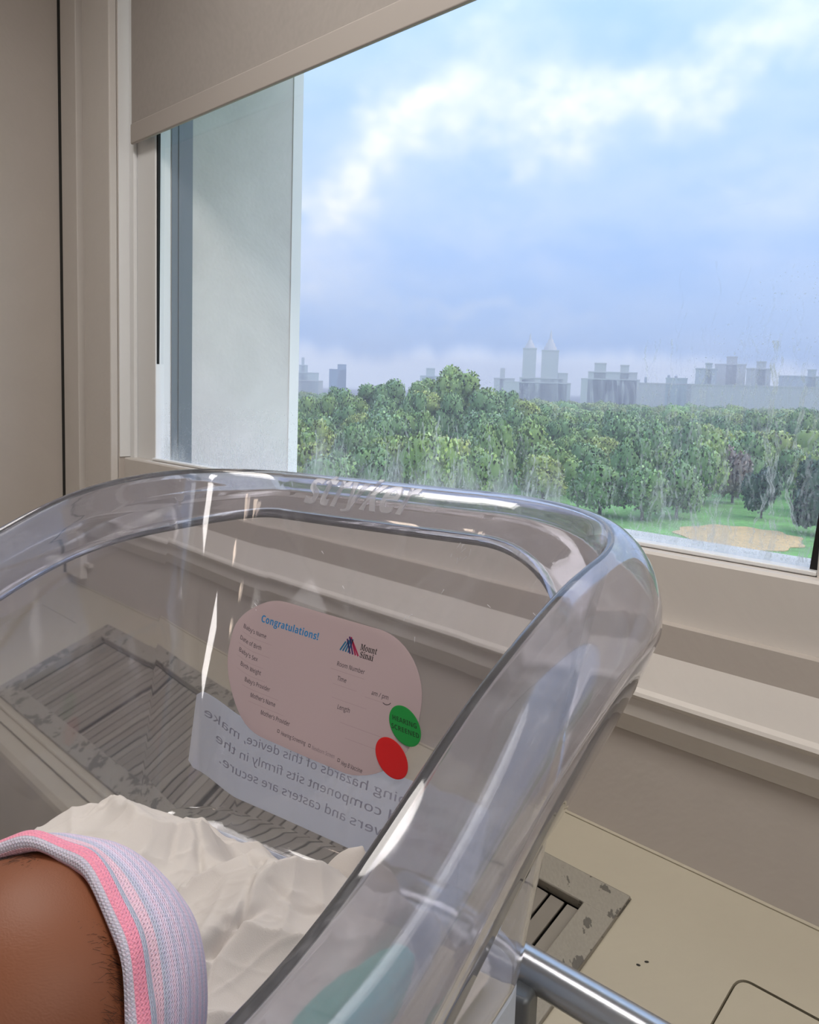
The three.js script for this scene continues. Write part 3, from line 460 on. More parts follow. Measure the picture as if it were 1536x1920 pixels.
  dot('dot_sticker', 0.0978, 0.0090, std(0xffffff, 0.5, { map: gtex }), 'green round sticker reading HEARING SCREENED');
  dot('dot_sticker', 0.0925, 0.0372, std(new THREE.Color('#c90f14'), 0.5), 'plain red round sticker');
}
// cart below the tub
{
  const t = thing('bassinet_cart', 'grey bassinet cart with a brushed metal rail under the clear tub', 'cart', ORIGIN, TURN);
  const tray = (inset, y0, y1) => { const s = new THREE.Shape(), a = TUB.x0 + 0.063 + inset, b = TUB.x1 - 0.071 - inset, c = TUB.z0 + 0.135 + inset, d = TUB.z1 - 0.135 - inset, r = 0.04; s.moveTo(a + r, c); s.lineTo(b - r, c); s.quadraticCurveTo(b, c, b, c + r); s.lineTo(b, d - r); s.quadraticCurveTo(b, d, b - r, d); s.lineTo(a + r, d); s.quadraticCurveTo(a, d, a, d - r); s.lineTo(a, c + r); s.quadraticCurveTo(a, c, a + r, c); const g = new THREE.ExtrudeGeometry(s, { depth: y1 - y0, bevelEnabled: true, bevelSize: 0.003, bevelThickness: 0.003, bevelSegments: 2, curveSegments: 10 }); g.rotateX(Math.PI / 2); g.translate(0, y1, 0); return metric(g); };
  mesh('tray', tray(0, 1.045, 1.0905), M.greyPlastic, t);
  const rail = new THREE.CatmullRomCurve3([[-0.20, 1.05, -0.0865], [-0.13, 1.05, -0.0722], [-0.068, 1.05, -0.0595], [0.0, 1.05, -0.0455], [0.075, 1.05, -0.028], [0.105, 1.05, -0.005], [0.11, 1.05, 0.05], [0.11, 1.05, 0.30]].map((p) => new THREE.Vector3(...p)), false, 'catmullrom', 0.35);
  mesh('handle_rail', new THREE.TubeGeometry(rail, 120, 0.0135, 24), M.steel, t).userData.label = 'brushed metal tube';
  for (const x of [-0.185, -0.13]) mesh('rail_bracket', box(x - 0.010, x + 0.010, 1.05, 1.07, -0.084, 0.0, 0.003), M.greyPlastic, t);
  mesh('strut', box(-0.075, -0.058, 0.86, 1.048, -0.052, -0.03, 0.004), std(c3(0.16, 0.17, 0.18), 0.4, { metalness: 0.4 }), t);
  mesh('column', box(-0.27, -0.14, 0.14, 1.045, 0.16, 0.36, 0.02), M.whitePlastic, t);
  mesh('base', box(-0.40, -0.01, 0.09, 0.15, -0.02, 0.54, 0.03), M.whitePlastic, t);
  for (const [x, z] of [[-0.37, 0.02], [-0.04, 0.02], [-0.37, 0.50], [-0.04, 0.50]]) { const q = new THREE.CylinderGeometry(0.045, 0.045, 0.028, 24); q.rotateZ(Math.PI / 2); q.translate(x, 0.045, z); const c = mesh('caster', q, M.rubber, t); mesh('caster_fork', box(x - 0.022, x + 0.022, 0.05, 0.095, z - 0.012, z + 0.012, 0.004), M.steel, c); }
}

// ------------------------------------------------------------------ bedding
const HEAD_C = new THREE.Vector3(-0.131, 1.219, 0.283);      // the baby's head, in the tub's axes
{
  const t = tag(mesh('crib_mattress', (() => { const g = new RoundedBoxGeometry(0.27, 0.034, 0.45, 4, 0.014); g.translate(-0.2085, 1.1185, 0.285); return metric(g); })(), std(c3(0.76, 0.76, 0.80), 0.8)), 'thin pale mattress pad lying on the tub floor', 'mattress'); t.position.set(...ORIGIN); t.rotation.y = TURN;
  // crumpled sheet: a height field with heaped folds along the far edge
  const NX = 230, NZ = 380, pos = [], uv = [], idx = [], x0 = -0.354, x1 = -0.064, z0 = 0.028, z1 = 0.515;
  const edgeFar = (x) => 0.072 + 0.018 * N2(x * 14, 3.3) + 0.05 * sstep(-0.27 - x, 0, 0.08);
  const creases = [[[[-0.172, 0.105], [-0.166, 0.123], [-0.154, 0.144]], 0.0045], [[[-0.243, 0.088], [-0.213, 0.113], [-0.207, 0.133]], 0.0035], [[[-0.243, 0.104], [-0.233, 0.120]], 0.0022], [[[-0.303, 0.085], [-0.306, 0.106], [-0.309, 0.124]], 0.003], [[[-0.314, 0.098], [-0.312, 0.118]], 0.0022], [[[-0.173, 0.111], [-0.197, 0.096], [-0.209, 0.093]], 0.0025], [[[-0.211, 0.106], [-0.208, 0.121]], 0.002], [[[-0.155, 0.119], [-0.137, 0.118], [-0.121, 0.106]], 0.002], [[[-0.14, 0.19], [-0.155, 0.165], [-0.16, 0.15]], 0.003]];
  const crease = (x, z) => {      // pinched lines with a raised lip on one side
    let y = 0; for (const [pts, dep] of creases) for (let i = 0; i + 1 < pts.length; i++) { const [ax, az] = pts[i], [bx, bz] = pts[i + 1], dx = bx - ax, dz = bz - az, l = Math.hypot(dx, dz), t = clamp(((x - ax) * dx + (z - az) * dz) / (l * l), 0, 1), px = x - ax - dx * t, pz = z - az - dz * t, d = Math.hypot(px, pz), side = (px * dz - pz * dx) > 0 ? 1 : -1; const k = Math.exp(-((d / 0.0022) ** 2)); y = Math.min(y, -dep * k); if (side > 0) y += 0.8 * dep * Math.exp(-(((d - 0.006) / 0.005) ** 2)) * (i ? 0.5 : 1); }
    return y;
  };
  const height = (x, z) => {
    let y = 1.140 + crease(x, z);
    const d = z - edgeFar(x);
    y += 0.030 * sstep(d, -0.012, 0.02) * (1 - 0.75 * sstep(d, 0.03, 0.16)) * (0.9 + 0.22 * N2(x * 9, 9));              // heaped far edge
    y += 0.010 * Math.exp(-(((x + 0.27) / 0.03) ** 2 + ((z - 0.12) / 0.05) ** 2)) + 0.012 * Math.exp(-(((x + 0.165) / 0.03) ** 2 + ((z - 0.105) / 0.04) ** 2));
    const w1 = 1 - Math.abs(N2(x * 9 + z * 5, z * 8 - x * 4)), w2 = 1 - Math.abs(N2(x * 17 - z * 9 + 4, z * 12 + 2));
    y += 0.010 * (w1 * w1 - 0.5) + 0.0022 * (w2 ** 4);
    const w3 = 1 - Math.abs(N2(x * 30 + z * 11, z * 21 - 3)), w4 = 1 - Math.abs(N2(x * 13 - 8, z * 40)); y += 0.0011 * w3 ** 7 + 0.0009 * w4 ** 8 * sstep(0.22 - z, 0, 0.1);
    y -= 0.006 * Math.exp(-(((x + 0.16 + (z - 0.17) * 0.25) / 0.0028) ** 2)) * sstep(0.045 - Math.abs(z - 0.17), 0, 0.02);    // pinched creases
    y -= 0.005 * Math.exp(-(((x + 0.205 - (z - 0.15) * 0.4) / 0.0024) ** 2)) * sstep(0.035 - Math.abs(z - 0.15), 0, 0.02);
    const hx = x - HEAD_C.x, hz = z - HEAD_C.z, hd = Math.hypot(hx, hz); y = Math.min(y, lerp(HEAD_C.y - 0.0645, 1.2, sstep(hd, 0.03, 0.085)));   // dented under the head
    const e = Math.min(x - x0, x1 - x, z1 - z, (z - z0) * 1.3); return lerp(1.1035, y, sstep(e, 0, 0.028));
  };
  for (let layer = 0; layer < 2; layer++) for (let j = 0; j <= NZ; j++) for (let i = 0; i <= NX; i++) { const x = lerp(x0, x1, i / NX), z = lerp(z0, z1, j / NZ); pos.push(x, layer ? Math.max(1.1012, Math.min(1.1365, height(x, z) - 0.0015)) : height(x, z), z); uv.push(x, z); }
  const st = (NX + 1) * (NZ + 1);
  for (let j = 0; j < NZ; j++) for (let i = 0; i < NX; i++) { const a = j * (NX + 1) + i, b = a + NX + 1; idx.push(a, b, a + 1, a + 1, b, b + 1); }
  const g = new THREE.BufferGeometry(); g.setAttribute('position', new THREE.Float32BufferAttribute(pos.slice(0, st * 3), 3)); g.setAttribute('uv', new THREE.Float32BufferAttribute(uv.slice(0, st * 2), 2)); g.setIndex(idx); g.computeVertexNormals();
  const weave = dataTex(256, 256, (u, v, i, j) => 0.5 + 0.3 * ((i + j) % 4 < 2 ? 1 : -1) * 0.5 + 0.25 * torus(u, v, 30, 3), false, [60, 60]);
  const cloth = phys({ color: c3(0.72, 0.675, 0.645), roughness: 0.9, sheen: 0.3, sheenColor: c3(1, 1, 1), sheenRoughness: 0.6, bumpMap: weave, bumpScale: 0.0002, side: THREE.DoubleSide });
  const sheet = thing('crib_sheet', 'crumpled white cotton sheet heaped over the mattress behind the knit hat', 'sheet', ORIGIN, TURN);
  mesh('cloth', g, cloth, sheet);
  // corner of the sheet standing up in a pointed fold by the right wall
  const fold = new THREE.BufferGeometry(), fp = [], fi = [], K = 14;
  for (let j = 0; j <= K; j++) for (let i = 0; i <= K; i++) { const a = i / K, b = j / K, wdt = Math.sqrt(1 - 0.97 * b ** 3); fp.push(-0.146 + (a - 0.4) * 0.062 * wdt + 0.014 * b, 1.128 + 0.050 * b - 0.012 * (a - 0.5) ** 2, 0.075 + 0.014 * Math.sin(a * 4) * (1 - b) - 0.012 * b + 0.010 * (a - 0.5)); }
  for (let j = 0; j < K; j++) for (let i = 0; i < K; i++) { const a = j * (K + 1) + i, b = a + K + 1; fi.push(a, a + 1, b, a + 1, b + 1, b); }
  fold.setAttribute('position', new THREE.Float32BufferAttribute(fp, 3)); fold.setAttribute('uv', new THREE.Float32BufferAttribute(fp.flatMap((v, i) => i % 3 === 2 ? [] : [v]), 2)); fold.setIndex(fi); fold.computeVertexNormals();
  mesh('corner_fold', fold, cloth, sheet).userData.label = 'pointed corner fold of the sheet';
  // teal cloth bundle against the right wall
  const q = new THREE.SphereGeometry(1, 48, 32), p = q.attributes.position;
  for (let i = 0; i < p.count; i++) { let x = p.getX(i), y = p.getY(i), z = p.getZ(i); const k = 1 + 0.10 * fbm3(x * 1.6, y * 1.6, z * 1.6 + 5, 3); p.setXYZ(i, x * 0.021 * k, Math.max(-0.012, y * 0.017 * k), z * 0.060 * k); }
  q.computeVertexNormals(); q.rotateY(-0.06); q.translate(-0.083, 1.1500, 0.158); metric(q);
  const tc = tag(mesh('teal_cloth', q, phys({ color: c3(0.09, 0.46, 0.43), roughness: 0.9, sheen: 0.3, sheenColor: c3(0.6, 0.9, 0.9) })), 'rolled teal cloth tucked inside the right wall of the tub', 'cloth'); tc.position.set(...ORIGIN); tc.rotation.y = TURN;
}

// ------------------------------------------------------------------ the baby, wrapped, in a striped knit hat
{
  const toWorld = (v) => v.clone().applyAxisAngle(new THREE.Vector3(0, 1, 0), TURN).add(new THREE.Vector3(...ORIGIN));
  const C = toWorld(HEAD_C);
  const t = thing('person', 'baby lying in the bassinet, only the forehead visible under a striped knit hat', 'person', C.toArray());
  const F = new THREE.Vector3(0.305, 0.44, 0.845).normalize(), U = new THREE.Vector3(0.10, 0.80, -0.58); U.addScaledVector(F, -U.dot(F)).normalize(); const S = new THREE.Vector3().crossVectors(U, F);     // face, crown and side directions
  const B = new THREE.Matrix4().makeBasis(S, U, F), r0 = 0.0565;
  const g = new THREE.SphereGeometry(1, 128, 96), p = g.attributes.position, v = new THREE.Vector3();
  const bump = (x, y, cx, cy, sx, sy) => Math.exp(-(((x - cx) / sx) ** 2 + ((y - cy) / sy) ** 2));
  for (let i = 0; i < p.count; i++) {
    v.fromBufferAttribute(p, i); const { x, y, z } = v; let k = 1;
    if (z > 0) {
      k += 0.13 * bump(x, y, 0, -0.42, 0.13, 0.16) + 0.05 * bump(x, y, 0, -0.25, 0.07, 0.2);                       // nose
      k += -0.05 * (bump(x, y, 0.34, -0.26, 0.17, 0.10) + bump(x, y, -0.34, -0.26, 0.17, 0.10)) + 0.05 * (bump(x, y, 0.34, -0.27, 0.12, 0.05) + bump(x, y, -0.34, -0.27, 0.12, 0.05));   // closed eyes
      k += 0.06 * (bump(x, y, 0.42, -0.55, 0.25, 0.22) + bump(x, y, -0.42, -0.55, 0.25, 0.22));                    // cheeks
      k += 0.05 * bump(x, y, 0, -0.66, 0.16, 0.04) + 0.05 * bump(x, y, 0, -0.74, 0.14, 0.04) - 0.04 * bump(x, y, 0, -0.70, 0.17, 0.015) + 0.06 * bump(x, y, 0, -0.9, 0.2, 0.1);   // mouth, chin
    }
    p.setXYZ(i, x * k * 0.97, y * k * 1.02, z * k * 0.99);
  }
  g.scale(r0, r0, r0);
  const body = new THREE.SphereGeometry(1, 64, 48), bp = body.attributes.position;       // shoulders and trunk under the wrap
  const dirBody = new THREE.Vector3(-0.10, 0, 1).normalize().applyAxisAngle(new THREE.Vector3(0, 1, 0), TURN);
  const neck = F.clone().multiplyScalar(-0.012).addScaledVector(U, -0.05);
  for (let i = 0; i < bp.count; i++) { v.fromBufferAttribute(bp, i); const along = v.z * 0.115 + 0.125, w = 0.058 * (1 - 0.2 * Math.max(0, v.z)); const side = new THREE.Vector3().crossVectors(new THREE.Vector3(0, 1, 0), dirBody); const q = neck.clone().addScaledVector(dirBody, along - 0.02).addScaledVector(side, v.x * w); q.y = Math.max(-0.070, -0.030 + v.y * 0.04 - 0.0); bp.setXYZ(i, q.x, q.y, q.z); }
  body.computeVertexNormals();
  g.applyMatrix4(B); g.computeVertexNormals();
  const skin = phys({ color: c3(0.215, 0.068, 0.026), roughness: 0.55, bumpMap: dataTex(256, 256, (u, w) => 0.5 + 0.4 * torus(u, w, 70, 4), false, [3, 3]), bumpScale: 0.00012, sheen: 0.15, sheenColor: c3(0.9, 0.6, 0.45), sheenRoughness: 0.5 });
  mesh('body', mergeGeometries([g, body]), skin, t);
  // downy dark hair along the hat edge
  {
    const hair = [], r = rng(41);
    for (let i = 0; i < 1400; i++) { const a = r() * 2 * Math.PI, pol = rad(76 - 9 * r() * r()); const d = new THREE.Vector3(Math.sin(pol) * Math.cos(a), Math.sin(pol) * Math.sin(a), Math.cos(pol)); const len = 0.002 + 0.003 * r(), e1 = d.clone().multiplyScalar(r0 * 1.004), tgt = new THREE.Vector3(Math.sin(pol - 0.12) * Math.cos(a + 0.25 * (r() - 0.3)), Math.sin(pol - 0.12) * Math.sin(a + 0.25 * (r() - 0.3)), Math.cos(pol - 0.12)).sub(d).normalize(); const e2 = e1.clone().addScaledVector(tgt, len).setLength(r0 * 1.012); const q = new THREE.TubeGeometry(new THREE.LineCurve3(e1, e2), 1, 0.000045, 3); hair.push(q); }
    const q = mergeGeometries(hair); q.applyMatrix4(B); const o = mesh('hair', q, std(c3(0.012, 0.008, 0.006), 0.6), t); o.userData.kind = 'stuff';
  }
  // hat: a soft cap turned about the face axis, cuff rolled at its edge
  const hatTex = canvasTex(1024, 1024, (c, w, h) => {       // across: round the hat; up: from the cuff edge to the crown
    c.fillStyle = '#efe2f4'; c.fillRect(0, 0, w, h); const r = rng(66);
    const band = (y0, y1, col) => { c.fillStyle = col; c.fillRect(0, h - y1 * h, w, (y1 - y0) * h); };
    band(0.0, 0.035, '#f0c3d6'); band(0.035, 0.075, '#d3cfe2'); band(0.075, 0.115, '#fb9db6'); band(0.115, 0.15, '#c3cadd'); band(0.15, 0.185, '#f6d0e0'); band(0.185, 0.2, '#c9cde2');
    for (let y = 0.2; y < 1; y += 0.0125) { const k = Math.round(y / 0.0125) % 4; band(y, y + 0.0125, k === 0 ? '#d2d1ea' : k === 2 ? '#f0d8ee' : '#e9ddf5'); }
    for (let y = 0; y < h; y += 4) for (let x = 0; x < w; x += 4) { const n = r(); c.fillStyle = n < 0.33 ? 'rgba(120,140,190,0.20)' : n < 0.6 ? 'rgba(240,150,190,0.20)' : 'rgba(255,255,255,0.14)'; c.fillRect(x, y, 3, 2); }
  });
  hatTex.wrapS = hatTex.wrapT = THREE.RepeatWrapping; hatTex.repeat.set(2, 1);
  const knit = dataTex(512, 512, (u, w) => { const cu = Math.abs(((u * 64) % 1) - 0.5) * 2, cv = ((w * 44 + cu * 0.5) % 1); return 0.35 + 0.5 * Math.sin(Math.PI * cv) * (0.55 + 0.45 * cu) + 0.1 * torus(u, w, 50, 3); }, false, [4, 2]);
  const wool = phys({ map: hatTex, bumpMap: knit, bumpScale: 0.0007, roughness: 0.95, sheen: 0.6, sheenColor: c3(0.9, 0.8, 0.95), sheenRoughness: 0.5, side: THREE.DoubleSide });
  const prof = []; // [angle from the face axis in degrees, radius]
  prof.push([77, r0 + 0.0008], [74.6, r0 + 0.0016], [73.4, r0 + 0.0036], [74.2, r0 + 0.0058], [76.5, r0 + 0.0070], [79.5, r0 + 0.0072], [82, r0 + 0.0062], [83.5, r0 + 0.0052]);
  for (let a = 86; a <= 180; a += 4.7) prof.push([a, r0 + 0.0052 + 0.002 * Math.sin((a - 86) / 94 * Math.PI)]);
  prof.push([180, r0 + 0.0052]);
  const na = 192, pos = [], uv = [], idx = []; let acc = [0]; for (let i = 1; i < prof.length; i++) acc.push(acc[i - 1] + Math.hypot((prof[i][0] - prof[i - 1][0]) / 57.3 * r0, prof[i][1] - prof[i - 1][1]));
  for (let i = 0; i < prof.length; i++) for (let j = 0; j <= na; j++) { const a = j / na * 2 * Math.PI, wob = 0.0012 * N2(Math.cos(a) * 1.7 + i * 0.05, Math.sin(a) * 1.7) * (i < 8 ? 1 : 0.5), th = rad(prof[i][0] + (i < 8 ? 1.5 * N2(Math.cos(a) * 1.2, Math.sin(a) * 1.2 + 4) : 0)), rr = prof[i][1] + wob; pos.push(rr * Math.sin(th) * Math.cos(a), rr * Math.sin(th) * Math.sin(a), rr * Math.cos(th)); uv.push(j / na, acc[i] / acc.at(-1)); }
  for (let i = 0; i < prof.length - 1; i++) for (let j = 0; j < na; j++) { const a = i * (na + 1) + j, b = a + na + 1; idx.push(a, a + 1, b, a + 1, b + 1, b); }
  const hg = new THREE.BufferGeometry(); hg.setAttribute('position', new THREE.Float32BufferAttribute(pos, 3)); hg.setAttribute('uv', new THREE.Float32BufferAttribute(uv, 2)); hg.setIndex(idx); hg.computeVertexNormals();
  const nn = hg.attributes.normal; for (let i = 0; i < prof.length; i++) { const a = i * (na + 1), b = a + na; const m = new THREE.Vector3().fromBufferAttribute(nn, a).add(new THREE.Vector3().fromBufferAttribute(nn, b)).normalize(); nn.setXYZ(a, m.x, m.y, m.z); nn.setXYZ(b, m.x, m.y, m.z); }
  hg.applyMatrix4(B);
  mesh('knit_hat', hg, wool, t).userData.label = 'lavender knit hat with a pink and grey striped cuff';
  // wrap round the body
  const sw = body.clone(), sp = sw.attributes.position, cen = neck.clone().addScaledVector(dirBody, 0.12);
  for (let i = 0; i < sp.count; i++) { v.fromBufferAttribute(sp, i).sub(cen); const al = v.dot(dirBody); v.multiplyScalar(1.16 + 0.05 * fbm3(v.x * 20, v.y * 20, v.z * 20, 3)); v.add(cen); v.y = Math.max(v.y, -0.0755); sp.setXYZ(i, v.x, v.y, v.z); }
  sw.computeVertexNormals(); mesh('swaddle_wrap', metric(sw), std(c3(0.78, 0.76, 0.76), 0.9), t);
}

// ------------------------------------------------------------------ the park and the city outside
const GROUND = -24;
const bearing = (az, dist) => [Math.sin(rad(az)) * dist, -Math.cos(rad(az)) * dist];
function terrain(x, z) {
  const d = Math.hypot(x, z); const hill = (az, r, h, w) => { const [a, b] = bearing(az, r); return h * Math.exp(-((x - a) ** 2 + (z - b) ** 2) / (w * w)); };
  return GROUND + 4.5 * sstep(d, 220, 700) + hill(-43.2, 300, 13.5, 42) + hill(-47.5, 310, 5, 30) + hill(-15, 420, 5, 60) + 0.8 * N2(x * 0.01, z * 0.01) * sstep(d, 190, 260);
}
{
  const g = new THREE.PlaneGeometry(2600, 2200, 260, 220); g.rotateX(-Math.PI / 2); g.translate(-500, 0, -1120);
  const p = g.attributes.position; for (let i = 0; i < p.count; i++) p.setY(i, terrain(p.getX(i), p.getZ(i)));
  g.computeVertexNormals(); const uv = g.attributes.uv; for (let i = 0; i < p.count; i++) uv.setXY(i, p.getX(i) / 90, p.getZ(i) / 90);
  const lawn = dataTex(1024, 1024, (u, v) => { const a = torus(u, v, 8, 1), b = torus(u, v, 60, 2); const k = 1 + 0.16 * a + 0.14 * b; return [0.50 * k, 0.68 * k + 0.02 * a, 0.36 * k]; }, true);
  const o = structure(mesh('ground', g, std(0xffffff, 0.95, { map: lawn })), 'green lawn and park ground far below');
}
{
  // infield dirt of the ball field
  const s = new THREE.Shape(), pts = [], r = rng(8); for (let i = 0; i < 60; i++) { const a = i / 60 * 2 * Math.PI, k = 1 + 0.10 * N2(Math.cos(a) * 1.5, Math.sin(a) * 1.5); pts.push(new THREE.Vector2(11.5 * k * Math.cos(a), 13.5 * k * Math.sin(a))); }
  s.setFromPoints(pts); const g = new THREE.ExtrudeGeometry(s, { depth: 0.12, bevelEnabled: false }); g.rotateX(-Math.PI / 2); g.rotateY(0.42); metric(g, 0.05);
  const o = mesh('infield_dirt', g, std(c3(0.82, 0.54, 0.25), 0.95, { map: dataTex(256, 256, (u, v) => { const k = 0.9 + 0.2 * torus(u, v, 12, 3); return [k, k, k]; }) })); o.position.set(-66.5, GROUND + 0.02, -152); tag(o, 'sandy oval infield on the lawn at the lower right of the window', 'infield');
}

// crowns: sprays of leaf clusters over a lumpy core
function crownGeometry(seed, leaves, squash) {
  const r = rng(seed), blobs = [], pos = [], nor = [], idx = [], col = [];
  const nb = 13; for (let i = 0; i < nb; i++) { const a = r() * 6.28, q = Math.sqrt(r()) * 0.62, y = (r() - 0.42) * 0.9; blobs.push([q * Math.cos(a) * (1 - 0.4 * Math.max(0, y)), y * squash, q * Math.sin(a) * (1 - 0.4 * Math.max(0, y)), 0.30 + 0.22 * r()]); }
  blobs.push([0, 0, 0, 0.6]);
  const tone = () => { const k = 0.72 + 0.55 * r(); return [k * (0.95 + 0.2 * r()), k, k * (0.85 + 0.3 * r())]; };
  for (const [bx, by, bz, br] of blobs) {       // inner lumps
    const g = new THREE.IcosahedronGeometry(br * 0.88, 1), p = g.attributes.position, base = pos.length / 3; const tn = [0.7, 0.7, 0.7];
    for (let i = 0; i < p.count; i++) { const k = 1 + 0.25 * N3(p.getX(i) * 6 + seed, p.getY(i) * 6, p.getZ(i) * 6); pos.push(bx + p.getX(i) * k, by + p.getY(i) * k * squash, bz + p.getZ(i) * k); nor.push(p.getX(i), p.getY(i), p.getZ(i)); col.push(...tn); idx.push(base + i); }
  }
  const d = new THREE.Vector3(), a = new THREE.Vector3(), b = new THREE.Vector3();
  for (let i = 0; i < leaves; i++) {
    const [bx, by, bz, br] = blobs[(r() * blobs.length) | 0]; d.set(r() - 0.5, r() - 0.42, r() - 0.5).normalize(); const q = br * (0.85 + 0.25 * r());
    const cx = bx + d.x * q, cy = by + d.y * q * squash, cz = bz + d.z * q, s = 0.020 + 0.032 * r();
    a.set(r() - 0.5, r() - 0.5, r() - 0.5).normalize().multiplyScalar(s); b.set(r() - 0.5, r() - 0.5, r() - 0.5).cross(a).normalize().multiplyScalar(s); const base = pos.length / 3, tn = tone();
    for (const [p, q2] of [[-1, -0.6], [1, -0.7], [0.7, 0.8], [-0.8, 0.7]]) { pos.push(cx + a.x * p + b.x * q2, cy + a.y * p + b.y * q2, cz + a.z * p + b.z * q2); nor.push(d.x, d.y, d.z); col.push(...tn); }
    idx.push(base, base + 1, base + 2, base, base + 2, base + 3);
  }
  const g = new THREE.BufferGeometry(); g.setAttribute('position', new THREE.Float32BufferAttribute(pos, 3)); g.setAttribute('normal', new THREE.Float32BufferAttribute(nor, 3)); g.setAttribute('color', new THREE.Float32BufferAttribute(col, 3)); g.setIndex(idx);
  const n = g.attributes.normal, v = new THREE.Vector3(); for (let i = 0; i < n.count; i++) { v.fromBufferAttribute(n, i).normalize(); n.setXYZ(i, v.x, v.y, v.z); }
  g.translate(0, 0.75, 0); return g;
}
const crowns = [1, 2, 3, 4, 5].map((s) => crownGeometry(s * 37, 3700, 0.62 + 0.06 * s)), farCrowns = [6, 7].map((s) => crownGeometry(s * 37, 1300, 0.75));
const leaf = (r, g, b) => phys({ color: c3(r, g, b), vertexColors: true, roughness: 0.9, transmission: 0.25, thickness: 0, side: THREE.DoubleSide });
const leafMats = [leaf(0.42, 0.60, 0.17), leaf(0.49, 0.66, 0.18), leaf(0.35, 0.55, 0.19), leaf(0.58, 0.68, 0.19), leaf(0.37, 0.57, 0.21)];
const darkLeaf = leaf(0.10, 0.19, 0.09), brownLeaf = leaf(0.40, 0.30, 0.23), yellowLeaf = leaf(0.40, 0.36, 0.06), bark = std(c3(0.10, 0.08, 0.065), 0.9);
const trunkG = (() => { const g = new THREE.CylinderGeometry(0.035, 0.06, 0.55, 8); g.translate(0, 0.27, 0); return g; })();
const canopyLabel = (az, d) => {      // trees of one stretch of the canopy cannot be told apart
  const where = az < -47 ? 'beside the stone window reveal' : az < -40 ? 'on the slope under the hilltop clump' : az < -34 ? 'below the twin towers' : az < -27 ? 'below the long low block' : 'below the right-hand building cluster';
  return ['leafy green tree ' + where + (d < 250 ? ', among the nearer ones' : ', among the farther ones'), 'park trees ' + where + (d < 250 ? ', near' : ', far')];
};
function tree(x, z, height, width, variant, mat, label, group) {
  const t = thing('park_tree', label, 'tree', [x, terrain(x, z) - 0.3, z], R() * 6.28, group);
  t.scale.set(width / 2, height / 1.5, width / 2);
  mesh('crown', crowns[variant % crowns.length], mat, t); mesh('trunk', trunkG, bark, t); return t;
}
{
  const at = (az, d) => bearing(az, d), special = [
    [-32.6, 183, 13, 15, 0, leafMats[2], 'dark leafy tree at the lawn edge, leftmost beside the infield'], [-29.8, 178, 12, 13, 1, leafMats[2], 'bushy grey-green tree at the lawn edge just left of the infield'], [-27.6, 186, 13, 12, 2, leafMats[4], 'rounded tree behind the left end of the infield'],
    [-24.2, 222, 15, 12, 3, brownLeaf, 'brownish half-bare tree behind the infield'], [-19.0, 178, 15, 12, 4, darkLeaf, 'dark dense tree at the right edge of the window view'], [-22.4, 196, 12, 9, 1, darkLeaf, 'low dark tree beside the dense one at the right window edge'],
    [-36.5, 200, 12, 16, 2, leafMats[3], 'bright yellow-green tree at the left end of the lawn'], [-52.2, 190, 12, 9, 0, yellowLeaf, 'small yellowing tree at the far left of the view'], [-42.8, 292, 20, 20, 3, leafMats[1], 'tallest tree of the hilltop clump left of the twin towers'], [-31.2, 235, 9, 6, 3, yellowLeaf, 'small orange-yellow tree behind the lawn']];
  const spots = [];
  for (const [az, d, h, w, v, m, label] of special) { const [x, z] = at(az, d); tree(x, z, h, w, v, m, label); spots.push([x, z, w]); }
  // canopy: scattered over the park, thinning only where the lawn is open
  const r = rng(77), cand = [];
  for (let k = 0; k < 60000; k++) {
    const az = -75 + 115 * r(), d = Math.sqrt(lerp(150 ** 2, 760 ** 2, r())), [x, z] = at(az, d), near = d < 330, w = 10 + 8 * r();
    const lawnEdge = az > -37 ? 205 + 12 * N2(az * 0.3, 1) : az > -41 ? lerp(150, 205, (az + 41) / 4) : 135;
    if (d < lawnEdge || (az > -37 && d < 250 && N2(az * 0.5, d * 0.03) > 0.35)) continue;
    if (Math.hypot(x + 67, z + 151) < 26) continue;
    let ok = true; for (const s of spots) { const q = Math.hypot(x - s[0], z - s[1]); if (q < 0.42 * (w + s[2])) { ok = false; break; } }
    if (!ok) continue; spots.push([x, z, w]); cand.push([x, z, d, az, w]); if (cand.length > 2300) break;
  }
  cand.sort((a, b) => a[2] - b[2]);
  const seen = cand.filter((c) => c[3] > -55 && c[3] < -19.5).slice(0, 270), set = new Set(seen), rest = cand.filter((c) => !set.has(c));
  for (const [x, z, d, az, w] of seen) { const v = (r() * 5) | 0; tree(x, z, 12.5 + 6.5 * r(), w * 1.06, v, leafMats[(r() * 5) | 0], ...canopyLabel(az, d)); }
  farCrowns.forEach((g, k) => {
    const mine = rest.filter((_, i) => i % 2 === k), im = new THREE.InstancedMesh(g, k ? leafMats[0] : leafMats[1], mine.length), m = new THREE.Matrix4(), q = new THREE.Quaternion(), c = new THREE.Color();
    mine.forEach(([x, z, d, az, w], i) => { const h = 13 + 7 * r(); q.setFromAxisAngle(new THREE.Vector3(0, 1, 0), r() * 6.28); m.compose(new THREE.Vector3(x, terrain(x, z) - 0.3, z), q, new THREE.Vector3(w * 0.58, h / 1.5, w * 0.58)); im.setMatrixAt(i, m); const b = 0.75 + 0.5 * r(); c.setRGB(b * (0.85 + 0.4 * r()), b, b * (0.8 + 0.4 * r())); im.setColorAt(i, c); });
    im.name = numbered('distant_canopy'); im.castShadow = im.receiveShadow = true; scene.add(im); tag(im, k ? 'mass of distant treetops, darker part, under the skyline' : 'mass of distant treetops, lighter part, under the skyline', 'treetops', null, 'stuff');
  });
}
